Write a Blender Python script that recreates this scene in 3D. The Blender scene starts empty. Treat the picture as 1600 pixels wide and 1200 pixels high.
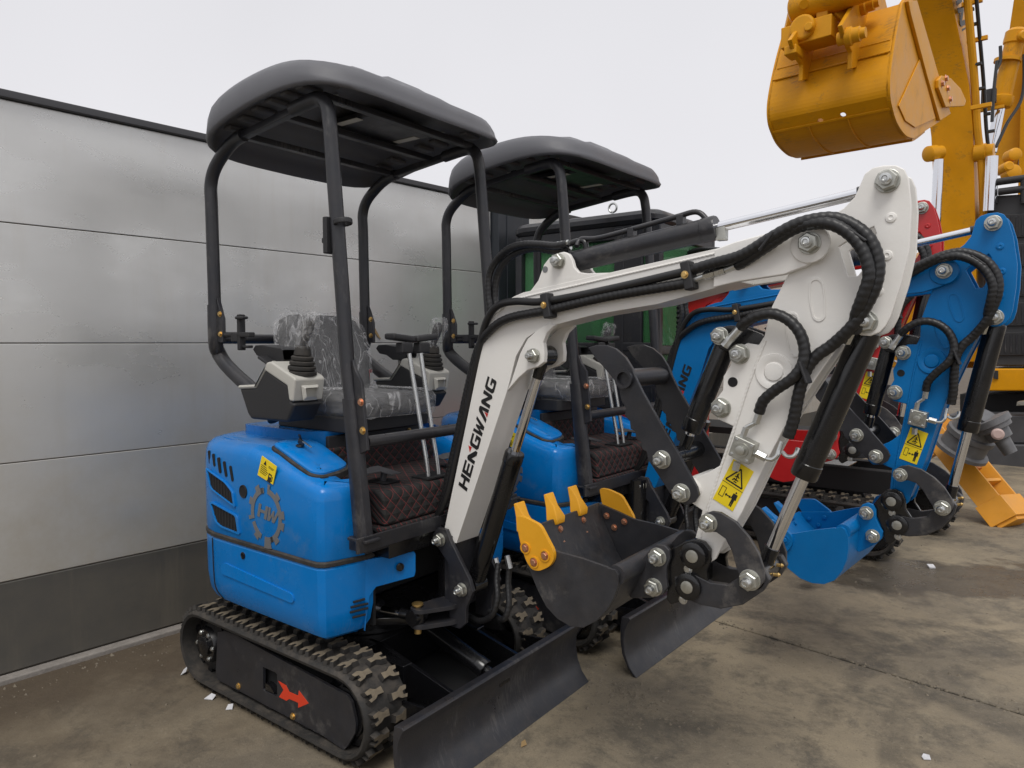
import bpy, bmesh, math, random
from mathutils import Vector, Matrix
from mathutils.geometry import tessellate_polygon
random.seed(7)
R = math.radians
S = bpy.context.scene
COL = S.collection

# ------------------------------------------------------------------ camera, sky, sun
F_PX, HORIZON = 1100.0, 535.0
PITCH = math.atan((600 - HORIZON) / F_PX)
AZ = math.atan((1630 - 800) * math.cos(PITCH) / F_PX)
CAM = Vector((2.3, -2.08, 1.5))
_v = Vector((-math.sin(AZ), math.cos(AZ), 0)); RIGHT = Vector((math.cos(AZ), math.sin(AZ), 0))
FWD = _v * math.cos(PITCH) - Vector((0, 0, 1)) * math.sin(PITCH)
UP = Vector((0, 0, 1)) * math.cos(PITCH) + _v * math.sin(PITCH)
cd = bpy.data.cameras.new('camera'); cam = bpy.data.objects.new('camera', cd); COL.objects.link(cam)
m3 = Matrix((RIGHT, UP, -FWD)).transposed()
cam.matrix_world = Matrix.Translation(CAM) @ m3.to_4x4()
cd.sensor_width = 36; cd.lens = 36 * F_PX / 1600; cd.clip_start = 0.05; cd.clip_end = 3000
S.camera = cam

W = bpy.data.worlds.new("World"); S.world = W; W.use_nodes = True
nt = W.node_tree; nt.nodes.clear()
wo = nt.nodes.new('ShaderNodeOutputWorld'); bg = nt.nodes.new('ShaderNodeBackground')
sky = nt.nodes.new('ShaderNodeTexSky'); sky.sky_type = 'NISHITA'; sky.sun_disc = False
SUN_EL, SUN_ROT = R(58), R(150)
sky.sun_elevation = SUN_EL; sky.sun_rotation = SUN_ROT
tc = nt.nodes.new('ShaderNodeTexCoord')
sep = nt.nodes.new('ShaderNodeSeparateXYZ'); nt.links.new(tc.outputs['Generated'], sep.inputs[0])
rmp = nt.nodes.new('ShaderNodeValToRGB')            # cloud deck: bright low down, greyer higher up, zenith brightened to add light
e = rmp.color_ramp.elements
e[0].position = 0.0; e[0].color = (0.80, 0.785, 0.805, 1)
e[1].position = 1.0; e[1].color = (1.0, 0.99, 1.0, 1)
x = e.new(0.16); x.color = (0.72, 0.71, 0.735, 1)
x = e.new(0.46); x.color = (0.68, 0.675, 0.70, 1)
nt.links.new(sep.outputs[2], rmp.inputs[0])
nz = nt.nodes.new('ShaderNodeTexNoise'); nz.inputs['Scale'].default_value = 1.6; nz.inputs['Detail'].default_value = 3
nt.links.new(tc.outputs['Generated'], nz.inputs[0])
mr = nt.nodes.new('ShaderNodeMapRange'); mr.inputs[1].default_value = .3; mr.inputs[2].default_value = .7
mr.inputs[3].default_value = .94; mr.inputs[4].default_value = 1.03
nt.links.new(nz.outputs[0], mr.inputs[0])
mul = nt.nodes.new('ShaderNodeMix'); mul.data_type = 'RGBA'; mul.blend_type = 'MULTIPLY'; mul.inputs[0].default_value = 1
nt.links.new(rmp.outputs[0], mul.inputs[6]); nt.links.new(mr.outputs[0], mul.inputs[7])
sc = nt.nodes.new('ShaderNodeMix'); sc.data_type = 'RGBA'; sc.blend_type = 'MULTIPLY'; sc.inputs[0].default_value = 1
sc.inputs[7].default_value = (12.2, 12.2, 12.2, 1); nt.links.new(mul.outputs[2], sc.inputs[6])
mx = nt.nodes.new('ShaderNodeMix'); mx.data_type = 'RGBA'; mx.inputs[0].default_value = 0.96
nt.links.new(sky.outputs[0], mx.inputs[6]); nt.links.new(sc.outputs[2], mx.inputs[7])
nt.links.new(mx.outputs[2], bg.inputs[0]); bg.inputs[1].default_value = 0.085
nt.links.new(bg.outputs[0], wo.inputs[0])

sl = bpy.data.lights.new('sun', 'SUN'); sl.energy = 1.5; sl.angle = R(25); sl.color = (1, .97, .92)
so = bpy.data.objects.new('sun', sl); COL.objects.link(so)
# light from behind the camera's right shoulder, high
sd = Vector((0.42, -0.72, 1.35)).normalized()
so.rotation_euler = sd.to_track_quat('Z', 'Y').to_euler()
S.view_settings.view_transform = 'Standard'; S.view_settings.look = 'None'
S.view_settings.exposure = 0.20; S.view_settings.gamma = 1; S.view_settings.use_curve_mapping = False
S.cycles.max_bounces = 8; S.cycles.diffuse_bounces = 4; S.cycles.glossy_bounces = 4
S.cycles.transparent_max_bounces = 12
S.cycles.use_denoising = True

# ------------------------------------------------------------------ measuring helpers
def ray(px, py): return FWD * F_PX + RIGHT * (px - 800) - UP * (py - 600)
def U(px, py, ax, c):
    d = ray(px, py); return CAM + d * ((c - CAM[ax]) / d[ax])
def Y2(pts, y):                        # picture outline of a plate standing in the plane y -> (x, z) list
    return [(lambda w: (w.x, w.z))(U(a, b, 1, y)) for a, b in pts]
def D(px, py, d):                      # point at distance d along the view
    r = ray(px, py); return CAM + r * (d / F_PX)
I4 = Matrix.Identity(4)

# ------------------------------------------------------------------ materials
MATS = {}
def mat(name, col, rough=.5, metal=0., coat=0., bump=0., bscale=40., var=0., vscale=6., dust=None, spec=.5, stretch=None, wear=None):
    m = bpy.data.materials.new(name); m.use_nodes = True
    n = m.node_tree.nodes; L = m.node_tree.links; b = n['Principled BSDF']
    b.inputs['Base Color'].default_value = (*col, 1); b.inputs['Roughness'].default_value = rough
    b.inputs['Metallic'].default_value = metal; b.inputs['Coat Weight'].default_value = coat
    b.inputs['Coat Roughness'].default_value = .12; b.inputs['Specular IOR Level'].default_value = spec
    t = n.new('ShaderNodeTexCoord'); src = t.outputs['Object']
    if stretch:
        mp = n.new('ShaderNodeMapping'); mp.inputs['Scale'].default_value = stretch; L.new(src, mp.inputs[0]); src = mp.outputs[0]
    cur = None
    if var > 0:
        z = n.new('ShaderNodeTexNoise'); z.inputs['Scale'].default_value = vscale; z.inputs['Detail'].default_value = 6; z.inputs['Roughness'].default_value = .65
        L.new(src, z.inputs[0])
        r = n.new('ShaderNodeMapRange'); r.inputs[1].default_value = .25; r.inputs[2].default_value = .75; r.inputs[3].default_value = 1 - var; r.inputs[4].default_value = 1 + var
        L.new(z.outputs[0], r.inputs[0])
        k = n.new('ShaderNodeMix'); k.data_type = 'RGBA'; k.blend_type = 'MULTIPLY'; k.inputs[0].default_value = 1
        k.inputs[6].default_value = (*col, 1); L.new(r.outputs[0], k.inputs[7]); cur = k.outputs[2]
        rr = n.new('ShaderNodeMapRange'); rr.inputs[1].default_value = .3; rr.inputs[2].default_value = .7
        rr.inputs[3].default_value = max(.02, rough - .08); rr.inputs[4].default_value = min(1, rough + .12)
        L.new(z.outputs[0], rr.inputs[0]); L.new(rr.outputs[0], b.inputs['Roughness'])
    if dust:                                   # settled dirt: (colour, amount), more on faces that look up
        dc, da = dust
        g = n.new('ShaderNodeNewGeometry'); sx = n.new('ShaderNodeSeparateXYZ'); L.new(g.outputs['Normal'], sx.inputs[0])
        z2 = n.new('ShaderNodeTexNoise'); z2.inputs['Scale'].default_value = 14; z2.inputs['Detail'].default_value = 8; z2.inputs['Roughness'].default_value = .75
        L.new(t.outputs['Object'], z2.inputs[0])
        a1 = n.new('ShaderNodeMapRange'); a1.inputs[1].default_value = -.2; a1.inputs[2].default_value = 1; a1.inputs[3].default_value = .25; a1.inputs[4].default_value = 1
        L.new(sx.outputs[2], a1.inputs[0])
        a2 = n.new('ShaderNodeMapRange'); a2.inputs[1].default_value = .42; a2.inputs[2].default_value = .8; a2.inputs[3].default_value = 0; a2.inputs[4].default_value = da
        L.new(z2.outputs[0], a2.inputs[0])
        mm = n.new('ShaderNodeMath'); mm.operation = 'MULTIPLY'; L.new(a1.outputs[0], mm.inputs[0]); L.new(a2.outputs[0], mm.inputs[1])
        k2 = n.new('ShaderNodeMix'); k2.data_type = 'RGBA'; L.new(mm.outputs[0], k2.inputs[0])
        if cur: L.new(cur, k2.inputs[6])
        else: k2.inputs[6].default_value = (*col, 1)
        k2.inputs[7].default_value = (*dc, 1); cur = k2.outputs[2]
    if wear:                                   # fine scuffs and scratches down to a paler tone
        wc, wa = wear
        wm = n.new('ShaderNodeMapping'); wm.inputs['Scale'].default_value = (9, 60, 9); wm.inputs['Rotation'].default_value = (.5, .3, .7); L.new(t.outputs['Object'], wm.inputs[0])
        w1 = n.new('ShaderNodeTexNoise'); w1.inputs['Scale'].default_value = 2.2; w1.inputs['Detail'].default_value = 6; w1.inputs['Roughness'].default_value = .7; L.new(wm.outputs[0], w1.inputs[0])
        w2 = n.new('ShaderNodeTexNoise'); w2.inputs['Scale'].default_value = 5; w2.inputs['Detail'].default_value = 5; L.new(t.outputs['Object'], w2.inputs[0])
        ww = n.new('ShaderNodeMath'); ww.operation = 'MULTIPLY'; L.new(w1.outputs[0], ww.inputs[0]); L.new(w2.outputs[0], ww.inputs[1])
        wr = n.new('ShaderNodeMapRange'); wr.inputs[1].default_value = .30; wr.inputs[2].default_value = .42; wr.inputs[3].default_value = 0; wr.inputs[4].default_value = wa; L.new(ww.outputs[0], wr.inputs[0])
        k3 = n.new('ShaderNodeMix'); k3.data_type = 'RGBA'; L.new(wr.outputs[0], k3.inputs[0])
        if cur: L.new(cur, k3.inputs[6])
        else: k3.inputs[6].default_value = (*col, 1)
        k3.inputs[7].default_value = (*wc, 1); cur = k3.outputs[2]
    if cur: L.new(cur, b.inputs['Base Color'])
    if bump > 0:
        z3 = n.new('ShaderNodeTexNoise'); z3.inputs['Scale'].default_value = bscale; z3.inputs['Detail'].default_value = 5
        L.new(src, z3.inputs[0]); bp = n.new('ShaderNodeBump'); bp.inputs['Strength'].default_value = bump; bp.inputs['Distance'].default_value = .004
        L.new(z3.outputs[0], bp.inputs['Height']); L.new(bp.outputs[0], b.inputs['Normal'])
    MATS[name] = m; return m
DUST = (.22, .17, .12)
BLUE = mat('blue_paint', (.0, .168, .520), .24, coat=.22, var=.05, vscale=3, dust=((.20, .22, .24), .22), bump=.03, bscale=25, spec=.22, wear=((.12, .22, .36), .25))
BLUE2 = mat('blue_boom_paint', (.0, .140, .400), .38, coat=.05, var=.08, vscale=5, bump=.12, bscale=60, dust=(DUST, .06), spec=.25)
WHITE = mat('white_boom_paint', (.77, .755, .725), .40, coat=.1, var=.05, vscale=7, bump=.14, bscale=45, dust=((.40, .33, .25), .28))
RED = mat('red_paint', (.46, .012, .014), .35, coat=.3, var=.08)
DARK = mat('charcoal_paint', (.019, .020, .025), .34, var=.2, vscale=8, bump=.10, bscale=160, dust=(DUST, .16), wear=((.11, .105, .10), .5))
PLATE = mat('bucket_steel_paint', (.026, .027, .032), .42, var=.25, vscale=12, bump=.10, bscale=70, dust=(DUST, .22), wear=((.13, .12, .11), .55))
BLACK = mat('black_gloss_paint', (.006, .006, .007), .22, coat=.2, var=.1)
FLAT = mat('black_flat', (.006, .006, .007), .8)
ROOF = mat('canopy_plastic', (.094, .095, .106), .45, bump=.25, bscale=420, var=.06)
RUBBER = mat('track_rubber', (.018, .017, .016), .75, bump=.35, bscale=60, var=.3, vscale=20, dust=((.16, .13, .10), .55))
LUGTOP = mat('track_lug_dust', (.150, .122, .085), .9, bump=.4, bscale=120, var=.35, vscale=30)
ZINC = mat('zinc_steel', (.56, .57, .56), .28, metal=.95, var=.12, vscale=30)
NUT = mat('zinc_nut', (.46, .46, .42), .38, metal=.9, var=.2, vscale=40)
BRASS = mat('yellow_zinc', (.62, .42, .16), .32, metal=.9, var=.15, vscale=40)
COPPER = mat('copper_bolt', (.62, .32, .2), .35, metal=.85)
CHROME = mat('chrome_rod', (.74, .75, .78), .09, metal=1, var=.03, vscale=30)
HOSE = mat('hose_rubber', (.012, .012, .013), .42, bump=.1, bscale=80)
YTOOTH = mat('tooth_yellow', (.72, .34, .014), .42, var=.08, bump=.1, bscale=60)
YSTICK = mat('sticker_yellow', (.82, .62, .012), .45)
INK = mat('print_black', (.010, .010, .010), .5)
REDINK = mat('print_red', (.50, .02, .015), .5)
ORANGE = mat('arrow_red', (.62, .045, .014), .55)
LOGO = mat('logo_grey', (.20, .205, .215), .3, metal=.35)
GREYP = mat('console_plastic', (.46, .45, .41), .5, bump=.1, bscale=250)
BLKP = mat('black_plastic', (.018, .018, .020), .55, bump=.25, bscale=350)
SEATM = mat('seat_vinyl', (.050, .050, .052), .5, bump=.2, bscale=90)
YBIG = mat('digger_yellow', (.64, .280, .002), .46, coat=.06, var=.10, vscale=3, dust=((.26, .16, .06), .30), spec=.22, bump=.05, bscale=12, wear=((.20, .12, .04), .55))
YLIGHT = mat('digger_yellow_trim', (.64, .29, .008), .46, coat=.06, var=.10, vscale=4, spec=.22, dust=((.26, .16, .06), .2))
ORNG = mat('attachment_orange', (.62, .26, .010), .42, coat=.1, var=.1, vscale=6, bump=.1, dust=(DUST, .2))
GREYM = mat('gearbox_grey', (.13, .13, .135), .45, metal=.3, var=.25, vscale=15, bump=.2)
STEELG = mat('undercarriage_grey', (.06, .06, .065), .5, var=.2, vscale=5)
def wall_mat(name, base, rough, metal, dirt, top, amt, streak):
    """sheet metal with run-off streaks and splashed soil low down"""
    m = bpy.data.materials.new(name); m.use_nodes = True; n = m.node_tree.nodes; L = m.node_tree.links; b = n['Principled BSDF']
    b.inputs['Metallic'].default_value = metal
    t = n.new('ShaderNodeTexCoord'); P = t.outputs['Object']
    def noise(sc, d, r_, vec=P):
        z = n.new('ShaderNodeTexNoise'); z.inputs['Scale'].default_value = sc; z.inputs['Detail'].default_value = d; z.inputs['Roughness'].default_value = r_; L.new(vec, z.inputs[0]); return z.outputs[0]
    def mp(v, a, c, lo, hi):
        q = n.new('ShaderNodeMapRange'); q.inputs[1].default_value = a; q.inputs[2].default_value = c; q.inputs[3].default_value = lo; q.inputs[4].default_value = hi; L.new(v, q.inputs[0]); return q.outputs[0]
    def mth(op, a, c):
        q = n.new('ShaderNodeMath'); q.operation = op
        for k, v in enumerate((a, c)):
            if isinstance(v, float): q.inputs[k].default_value = v
            else: L.new(v, q.inputs[k])
        return q.outputs[0]
    def mix(f, a, c):
        q = n.new('ShaderNodeMix'); q.data_type = 'RGBA'; L.new(f, q.inputs[0])
        for k, v in ((6, a), (7, c)):
            if isinstance(v, tuple): q.inputs[k].default_value = (*v, 1)
            else: L.new(v, q.inputs[k])
        return q.outputs[2]
    sx = n.new('ShaderNodeSeparateXYZ'); L.new(P, sx.inputs[0])
    sm = n.new('ShaderNodeMapping'); sm.inputs['Scale'].default_value = (6, 6, .55); L.new(P, sm.inputs[0])
    bl = n.new('ShaderNodeMapping'); bl.inputs['Scale'].default_value = (1, .8, 1.6); L.new(P, bl.inputs[0])
    runs = noise(1.5, 7, .7, sm.outputs[0]); blot = noise(1.3, 6, .6, bl.outputs[0])
    c = mix(mp(blot, .35, .7, 0., .35), base, tuple(v * .72 for v in base))
    c = mix(mp(runs, .52, .75, 0., streak), c, dirt)
    low = mth('MULTIPLY', mp(mth('ADD', sx.outputs[2], mp(blot, .3, .7, -.35, .35)), top, .3, 0., 1.), mp(noise(5, 8, .7), .3, .65, .35, 1.))
    c = mix(mth('MULTIPLY', low, amt), c, dirt)
    c = mix(mp(noise(70, 2, .5), .74, .80, 0., .25), c, tuple(v * .7 for v in dirt))
    L.new(c, b.inputs['Base Color'])
    L.new(mth('ADD', mp(noise(2.4, 6, .65, bl.outputs[0]), .3, .7, rough - .07, rough + .12), mth('MULTIPLY', low, .25)), b.inputs['Roughness'])
    bp = n.new('ShaderNodeBump'); bp.inputs['Strength'].default_value = .12; bp.inputs['Distance'].default_value = .01; L.new(noise(3.0, 4, .5, bl.outputs[0]), bp.inputs['Height']); L.new(bp.outputs[0], b.inputs['Normal'])
    return m
WALLP = wall_mat('wall_panel_metal', (.64, .64, .625), .28, .50, (.42, .37, .28), 1.6, .75, .16)
WALLB = wall_mat('wall_base_dark', (.062, .060, .056), .62, 0., (.13, .115, .09), .7, .55, .75)
CAPM = mat('wall_cap_dark', (.05, .05, .055), .5)
KERB = mat('kerb_concrete', (.22, .20, .18), .9, var=.25, vscale=20, bump=.5, bscale=90)
PILM = mat('column_steel', (.035, .04, .048), .42, metal=.3, var=.1)
PAPER = mat('paper', (.52, .52, .54), .85, var=.2, vscale=60)
LEAFY = mat('dry_leaf', (.30, .2, .09), .8)

def film_mat():
    m = bpy.data.materials.new('plastic_film'); m.use_nodes = True; n = m.node_tree.nodes; L = m.node_tree.links
    b = n['Principled BSDF']; out = n['Material Output']
    b.inputs['Base Color'].default_value = (.75, .75, .76, 1); b.inputs['Roughness'].default_value = .12
    t = n.new('ShaderNodeTexCoord'); z = n.new('ShaderNodeTexNoise'); z.inputs['Scale'].default_value = 9; z.inputs['Detail'].default_value = 2.5; z.inputs['Distortion'].default_value = 3.5
    L.new(t.outputs['Object'], z.inputs[0])
    bp = n.new('ShaderNodeBump'); bp.inputs['Strength'].default_value = 1; bp.inputs['Distance'].default_value = .02; L.new(z.outputs[0], bp.inputs['Height']); L.new(bp.outputs[0], b.inputs['Normal'])
    tr = n.new('ShaderNodeBsdfTransparent'); mxs = n.new('ShaderNodeMixShader')
    # thin creases where the film folds back on itself are milky, the rest is almost clear
    z4 = n.new('ShaderNodeTexNoise'); f4 = n.new('ShaderNodeMapping'); f4.inputs['Scale'].default_value = (1.3, 1.3, .5); f4.inputs['Rotation'].default_value = (0, R(18), 0); L.new(t.outputs['Object'], f4.inputs[0])
    z4.inputs['Scale'].default_value = 9; z4.inputs['Detail'].default_value = 1.5; z4.inputs['Distortion'].default_value = 1.2; L.new(f4.outputs[0], z4.inputs[0])
    s4 = n.new('ShaderNodeMath'); s4.operation = 'SUBTRACT'; L.new(z4.outputs[0], s4.inputs[0]); s4.inputs[1].default_value = .5
    a4 = n.new('ShaderNodeMath'); a4.operation = 'ABSOLUTE'; L.new(s4.outputs[0], a4.inputs[0])
    cr_ = n.new('ShaderNodeMapRange'); cr_.inputs[1].default_value = 0; cr_.inputs[2].default_value = .030; cr_.inputs[3].default_value = .42; cr_.inputs[4].default_value = .13; L.new(a4.outputs[0], cr_.inputs[0])
    L.new(cr_.outputs[0], mxs.inputs[0]); L.new(tr.outputs[0], mxs.inputs[1]); L.new(b.outputs[0], mxs.inputs[2]); L.new(mxs.outputs[0], out.inputs[0])
    return m
FILM = film_mat()
def glass_mat(name, tint, amt):
    m = bpy.data.materials.new(name); m.use_nodes = True; n = m.node_tree.nodes; L = m.node_tree.links
    b = n['Principled BSDF']; b.inputs['Base Color'].default_value = (*tint, 1); b.inputs['Roughness'].default_value = .04
    tr = n.new('ShaderNodeBsdfTransparent'); tr.inputs[0].default_value = (*tint, 1); k = n.new('ShaderNodeMixShader'); k.inputs[0].default_value = amt
    L.new(tr.outputs[0], k.inputs[1]); L.new(b.outputs[0], k.inputs[2]); L.new(k.outputs[0], n['Material Output'].inputs[0]); return m
GREENG = glass_mat('green_window_film', (.22, .54, .28), .26)

def quilt_mat():                                   # black floor mat with red diamond stitching printed in the cloth
    m = bpy.data.materials.new('quilted_mat'); m.use_nodes = True; n = m.node_tree.nodes; L = m.node_tree.links
    b = n['Principled BSDF']; b.inputs['Roughness'].default_value = .85
    t = n.new('ShaderNodeTexCoord'); sx = n.new('ShaderNodeSeparateXYZ'); L.new(t.outputs['Object'], sx.inputs[0])
    def mth(op, a, c=None):
        q = n.new('ShaderNodeMath'); q.operation = op
        for i, v in enumerate((a, c)):
            if v is None: continue
            if isinstance(v, (int, float)): q.inputs[i].default_value = v
            else: L.new(v, q.inputs[i])
        return q.outputs[0]
    xz = mth('ADD', mth('MULTIPLY', sx.outputs[0], .8), mth('MULTIPLY', sx.outputs[2], 1.1))
    u = mth('ADD', sx.outputs[1], xz); v = mth('SUBTRACT', sx.outputs[1], xz)
    def line(s):
        f = mth('FRACT', mth('MULTIPLY', s, 19.0)); d = mth('ABSOLUTE', mth('SUBTRACT', f, .5)); return mth('LESS_THAN', d, .030), d
    l1, d1 = line(u); l2, d2 = line(v); k = mth('MAXIMUM', l1, l2)
    z = n.new('ShaderNodeTexNoise'); z.inputs['Scale'].default_value = 35; L.new(t.outputs['Object'], z.inputs[0])
    mxx = n.new('ShaderNodeMix'); mxx.data_type = 'RGBA'; L.new(mth('MULTIPLY', k, mth('MULTIPLY', z.outputs[0], .95)), mxx.inputs[0])
    mxx.inputs[6].default_value = (.013, .012, .012, 1); mxx.inputs[7].default_value = (.28, .03, .03, 1)
    L.new(mxx.outputs[2], b.inputs['Base Color'])
    bp = n.new('ShaderNodeBump'); bp.inputs['Strength'].default_value = .8; bp.inputs['Distance'].default_value = .012; L.new(mth('MINIMUM', d1, d2), bp.inputs['Height']); L.new(bp.outputs[0], b.inputs['Normal'])
    return m
QUILT = quilt_mat()

def ground_mat():
    m = bpy.data.materials.new('worn_concrete'); m.use_nodes = True; n = m.node_tree.nodes; L = m.node_tree.links
    b = n['Principled BSDF']; t = n.new('ShaderNodeTexCoord'); P = t.outputs['Object']
    def noise(s, d=6, r=.6, dist=0, vec=None):
        z = n.new('ShaderNodeTexNoise'); z.inputs['Scale'].default_value = s; z.inputs['Detail'].default_value = d; z.inputs['Roughness'].default_value = r; z.inputs['Distortion'].default_value = dist
        L.new(vec or P, z.inputs[0]); return z.outputs[0]
    def mp(v, a, c, lo, hi):
        q = n.new('ShaderNodeMapRange'); q.inputs[1].default_value = a; q.inputs[2].default_value = c; q.inputs[3].default_value = lo; q.inputs[4].default_value = hi; L.new(v, q.inputs[0]); return q.outputs[0]
    def mix(f, a, c, mode='MIX'):
        q = n.new('ShaderNodeMix'); q.data_type = 'RGBA'; q.blend_type = mode
        if isinstance(f, float): q.inputs[0].default_value = f
        else: L.new(f, q.inputs[0])
        for i, v in ((6, a), (7, c)):
            if isinstance(v, tuple): q.inputs[i].default_value = (*v, 1)
            else: L.new(v, q.inputs[i])
        return q.outputs[2]
    base = mix(mp(noise(1.1, 6, .65, .4), .38, .62, 0., 1.), (.300, .245, .165), (.165, .138, .100))
    sm = n.new('ShaderNodeMapping'); sm.inputs['Scale'].default_value = (1.1, 1.2, 1); sm.inputs['Rotation'].default_value = (0, 0, R(-28)); L.new(P, sm.inputs[0])
    c = mix(mp(noise(2.2, 11, .78, .25, sm.outputs[0]), .49, .60, 0., .80), base, (.092, .080, .062))
    sm2 = n.new('ShaderNodeMapping'); sm2.inputs['Scale'].default_value = (1.15, 1.0, 1); sm2.inputs['Rotation'].default_value = (0, 0, R(20)); L.new(P, sm2.inputs[0])
    c = mix(mp(noise(3.1, 10, .78, .2, sm2.outputs[0]), .54, .72, 0., .6), c, (.34, .285, .195))
    def ringmark(cx, cy, r_, w, a):                    # scuffed arcs left by turning tyres
        g_ = n.new('ShaderNodeVectorMath'); g_.operation = 'DISTANCE'; L.new(P, g_.inputs[0]); g_.inputs[1].default_value = (cx, cy, 0)
        q = n.new('ShaderNodeMath'); q.operation = 'SUBTRACT'; L.new(g_.outputs['Value'], q.inputs[0]); q.inputs[1].default_value = r_
        q2 = n.new('ShaderNodeMath'); q2.operation = 'ABSOLUTE'; L.new(q.outputs[0], q2.inputs[0])
        q3 = n.new('ShaderNodeMath'); q3.operation = 'MULTIPLY'; L.new(mp(q2.outputs[0], w * .6, w, a, 0.), q3.inputs[0]); L.new(mp(noise(4.5, 8, .75), .42, .62, 0., 1.), q3.inputs[1]); return q3.outputs[0]
    for a_ in ((3.4, 1.0, 1.75, .07, .75), (3.4, 1.0, 1.50, .07, .65), (.2, 4.2, 2.6, .08, .6), (.2, 4.2, 2.95, .08, .6), (3.2, 3.2, 2.2, .09, .6)):
        c = mix(ringmark(*a_), c, (.070, .060, .048))
    c = mix(mp(noise(7, 10, .82, .1), .54, .70, 0., .7), c, (.070, .058, .043))
    c = mix(mp(noise(85, 3, .7), .62, .70, 0., .75), c, (.05, .043, .036))
    c = mix(mp(noise(48, 5, .65), .60, .70, 0., .45), c, (.36, .31, .24))
    c = mix(mp(noise(140, 4, .8), .3, .7, 0., .55), c, mix(.5, c, (.02, .017, .012)))
    c = mix(mp(noise(320, 2, .8), .55, .75, 0., .5), c, (.33, .28, .20))
    # concrete turns browner and darker towards the wall, with a ragged edge
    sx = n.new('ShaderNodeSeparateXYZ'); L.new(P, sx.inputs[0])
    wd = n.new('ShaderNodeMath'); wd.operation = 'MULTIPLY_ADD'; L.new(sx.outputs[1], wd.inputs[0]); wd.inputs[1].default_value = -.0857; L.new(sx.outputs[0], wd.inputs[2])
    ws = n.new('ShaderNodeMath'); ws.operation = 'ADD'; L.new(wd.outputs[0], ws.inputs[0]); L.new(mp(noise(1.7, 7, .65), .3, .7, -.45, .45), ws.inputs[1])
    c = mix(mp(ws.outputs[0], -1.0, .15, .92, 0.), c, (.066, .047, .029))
    # wet patch beside the rear tracks
    g = n.new('ShaderNodeMapping'); g.vector_type = 'TEXTURE'; g.inputs['Location'].default_value = (1.95, 3.15, 0); g.inputs['Rotation'].default_value = (0, 0, R(38)); g.inputs['Scale'].default_value = (.95, .42, 5); L.new(P, g.inputs[0])
    ln = n.new('ShaderNodeVectorMath'); ln.operation = 'LENGTH'; L.new(g.outputs[0], ln.inputs[0])
    ad = n.new('ShaderNodeMath'); ad.operation = 'ADD'; L.new(ln.outputs['Value'], ad.inputs[0]); L.new(mp(noise(3.5, 5, .6), .3, .7, -.4, .4), ad.inputs[1])
    wet = mp(ad.outputs[0], .8, 1.08, 1., 0.)
    c = mix(mp(wet, 0., 1., 0., .72), c, (.045, .039, .032))
    # dirt and chips along the joint
    vd = n.new('ShaderNodeVectorMath'); vd.operation = 'DOT_PRODUCT'; L.new(P, vd.inputs[0]); vd.inputs[1].default_value = (.1357, .9907, 0)
    d0 = n.new('ShaderNodeMath'); d0.operation = 'SUBTRACT'; L.new(vd.outputs['Value'], d0.inputs[0]); d0.inputs[1].default_value = .926 * .1357 + 1.551 * .9907
    d1 = n.new('ShaderNodeMath'); d1.operation = 'ABSOLUTE'; L.new(d0.outputs[0], d1.inputs[0])
    d2 = n.new('ShaderNodeMath'); d2.operation = 'ADD'; L.new(d1.outputs[0], d2.inputs[0]); L.new(mp(noise(9, 8, .7), .35, .7, .028, -.022), d2.inputs[1])
    c = mix(mp(d2.outputs[0], .0, .016, .85, 0.), c, (.040, .034, .026))
    L.new(c, b.inputs['Base Color'])
    rg = n.new('ShaderNodeMath'); rg.operation = 'SUBTRACT'; L.new(mp(noise(5, 6, .6), .3, .7, .62, .92), rg.inputs[0])
    w2 = n.new('ShaderNodeMath'); w2.operation = 'MULTIPLY'; L.new(wet, w2.inputs[0]); w2.inputs[1].default_value = .45; L.new(w2.outputs[0], rg.inputs[1]); L.new(rg.outputs[0], b.inputs['Roughness'])
    bp = n.new('ShaderNodeBump'); bp.inputs['Strength'].default_value = .7; bp.inputs['Distance'].default_value = .008
    L.new(noise(28, 10, .78), bp.inputs['Height']); L.new(bp.outputs[0], b.inputs['Normal'])
    return m
GROUND = ground_mat()

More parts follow.
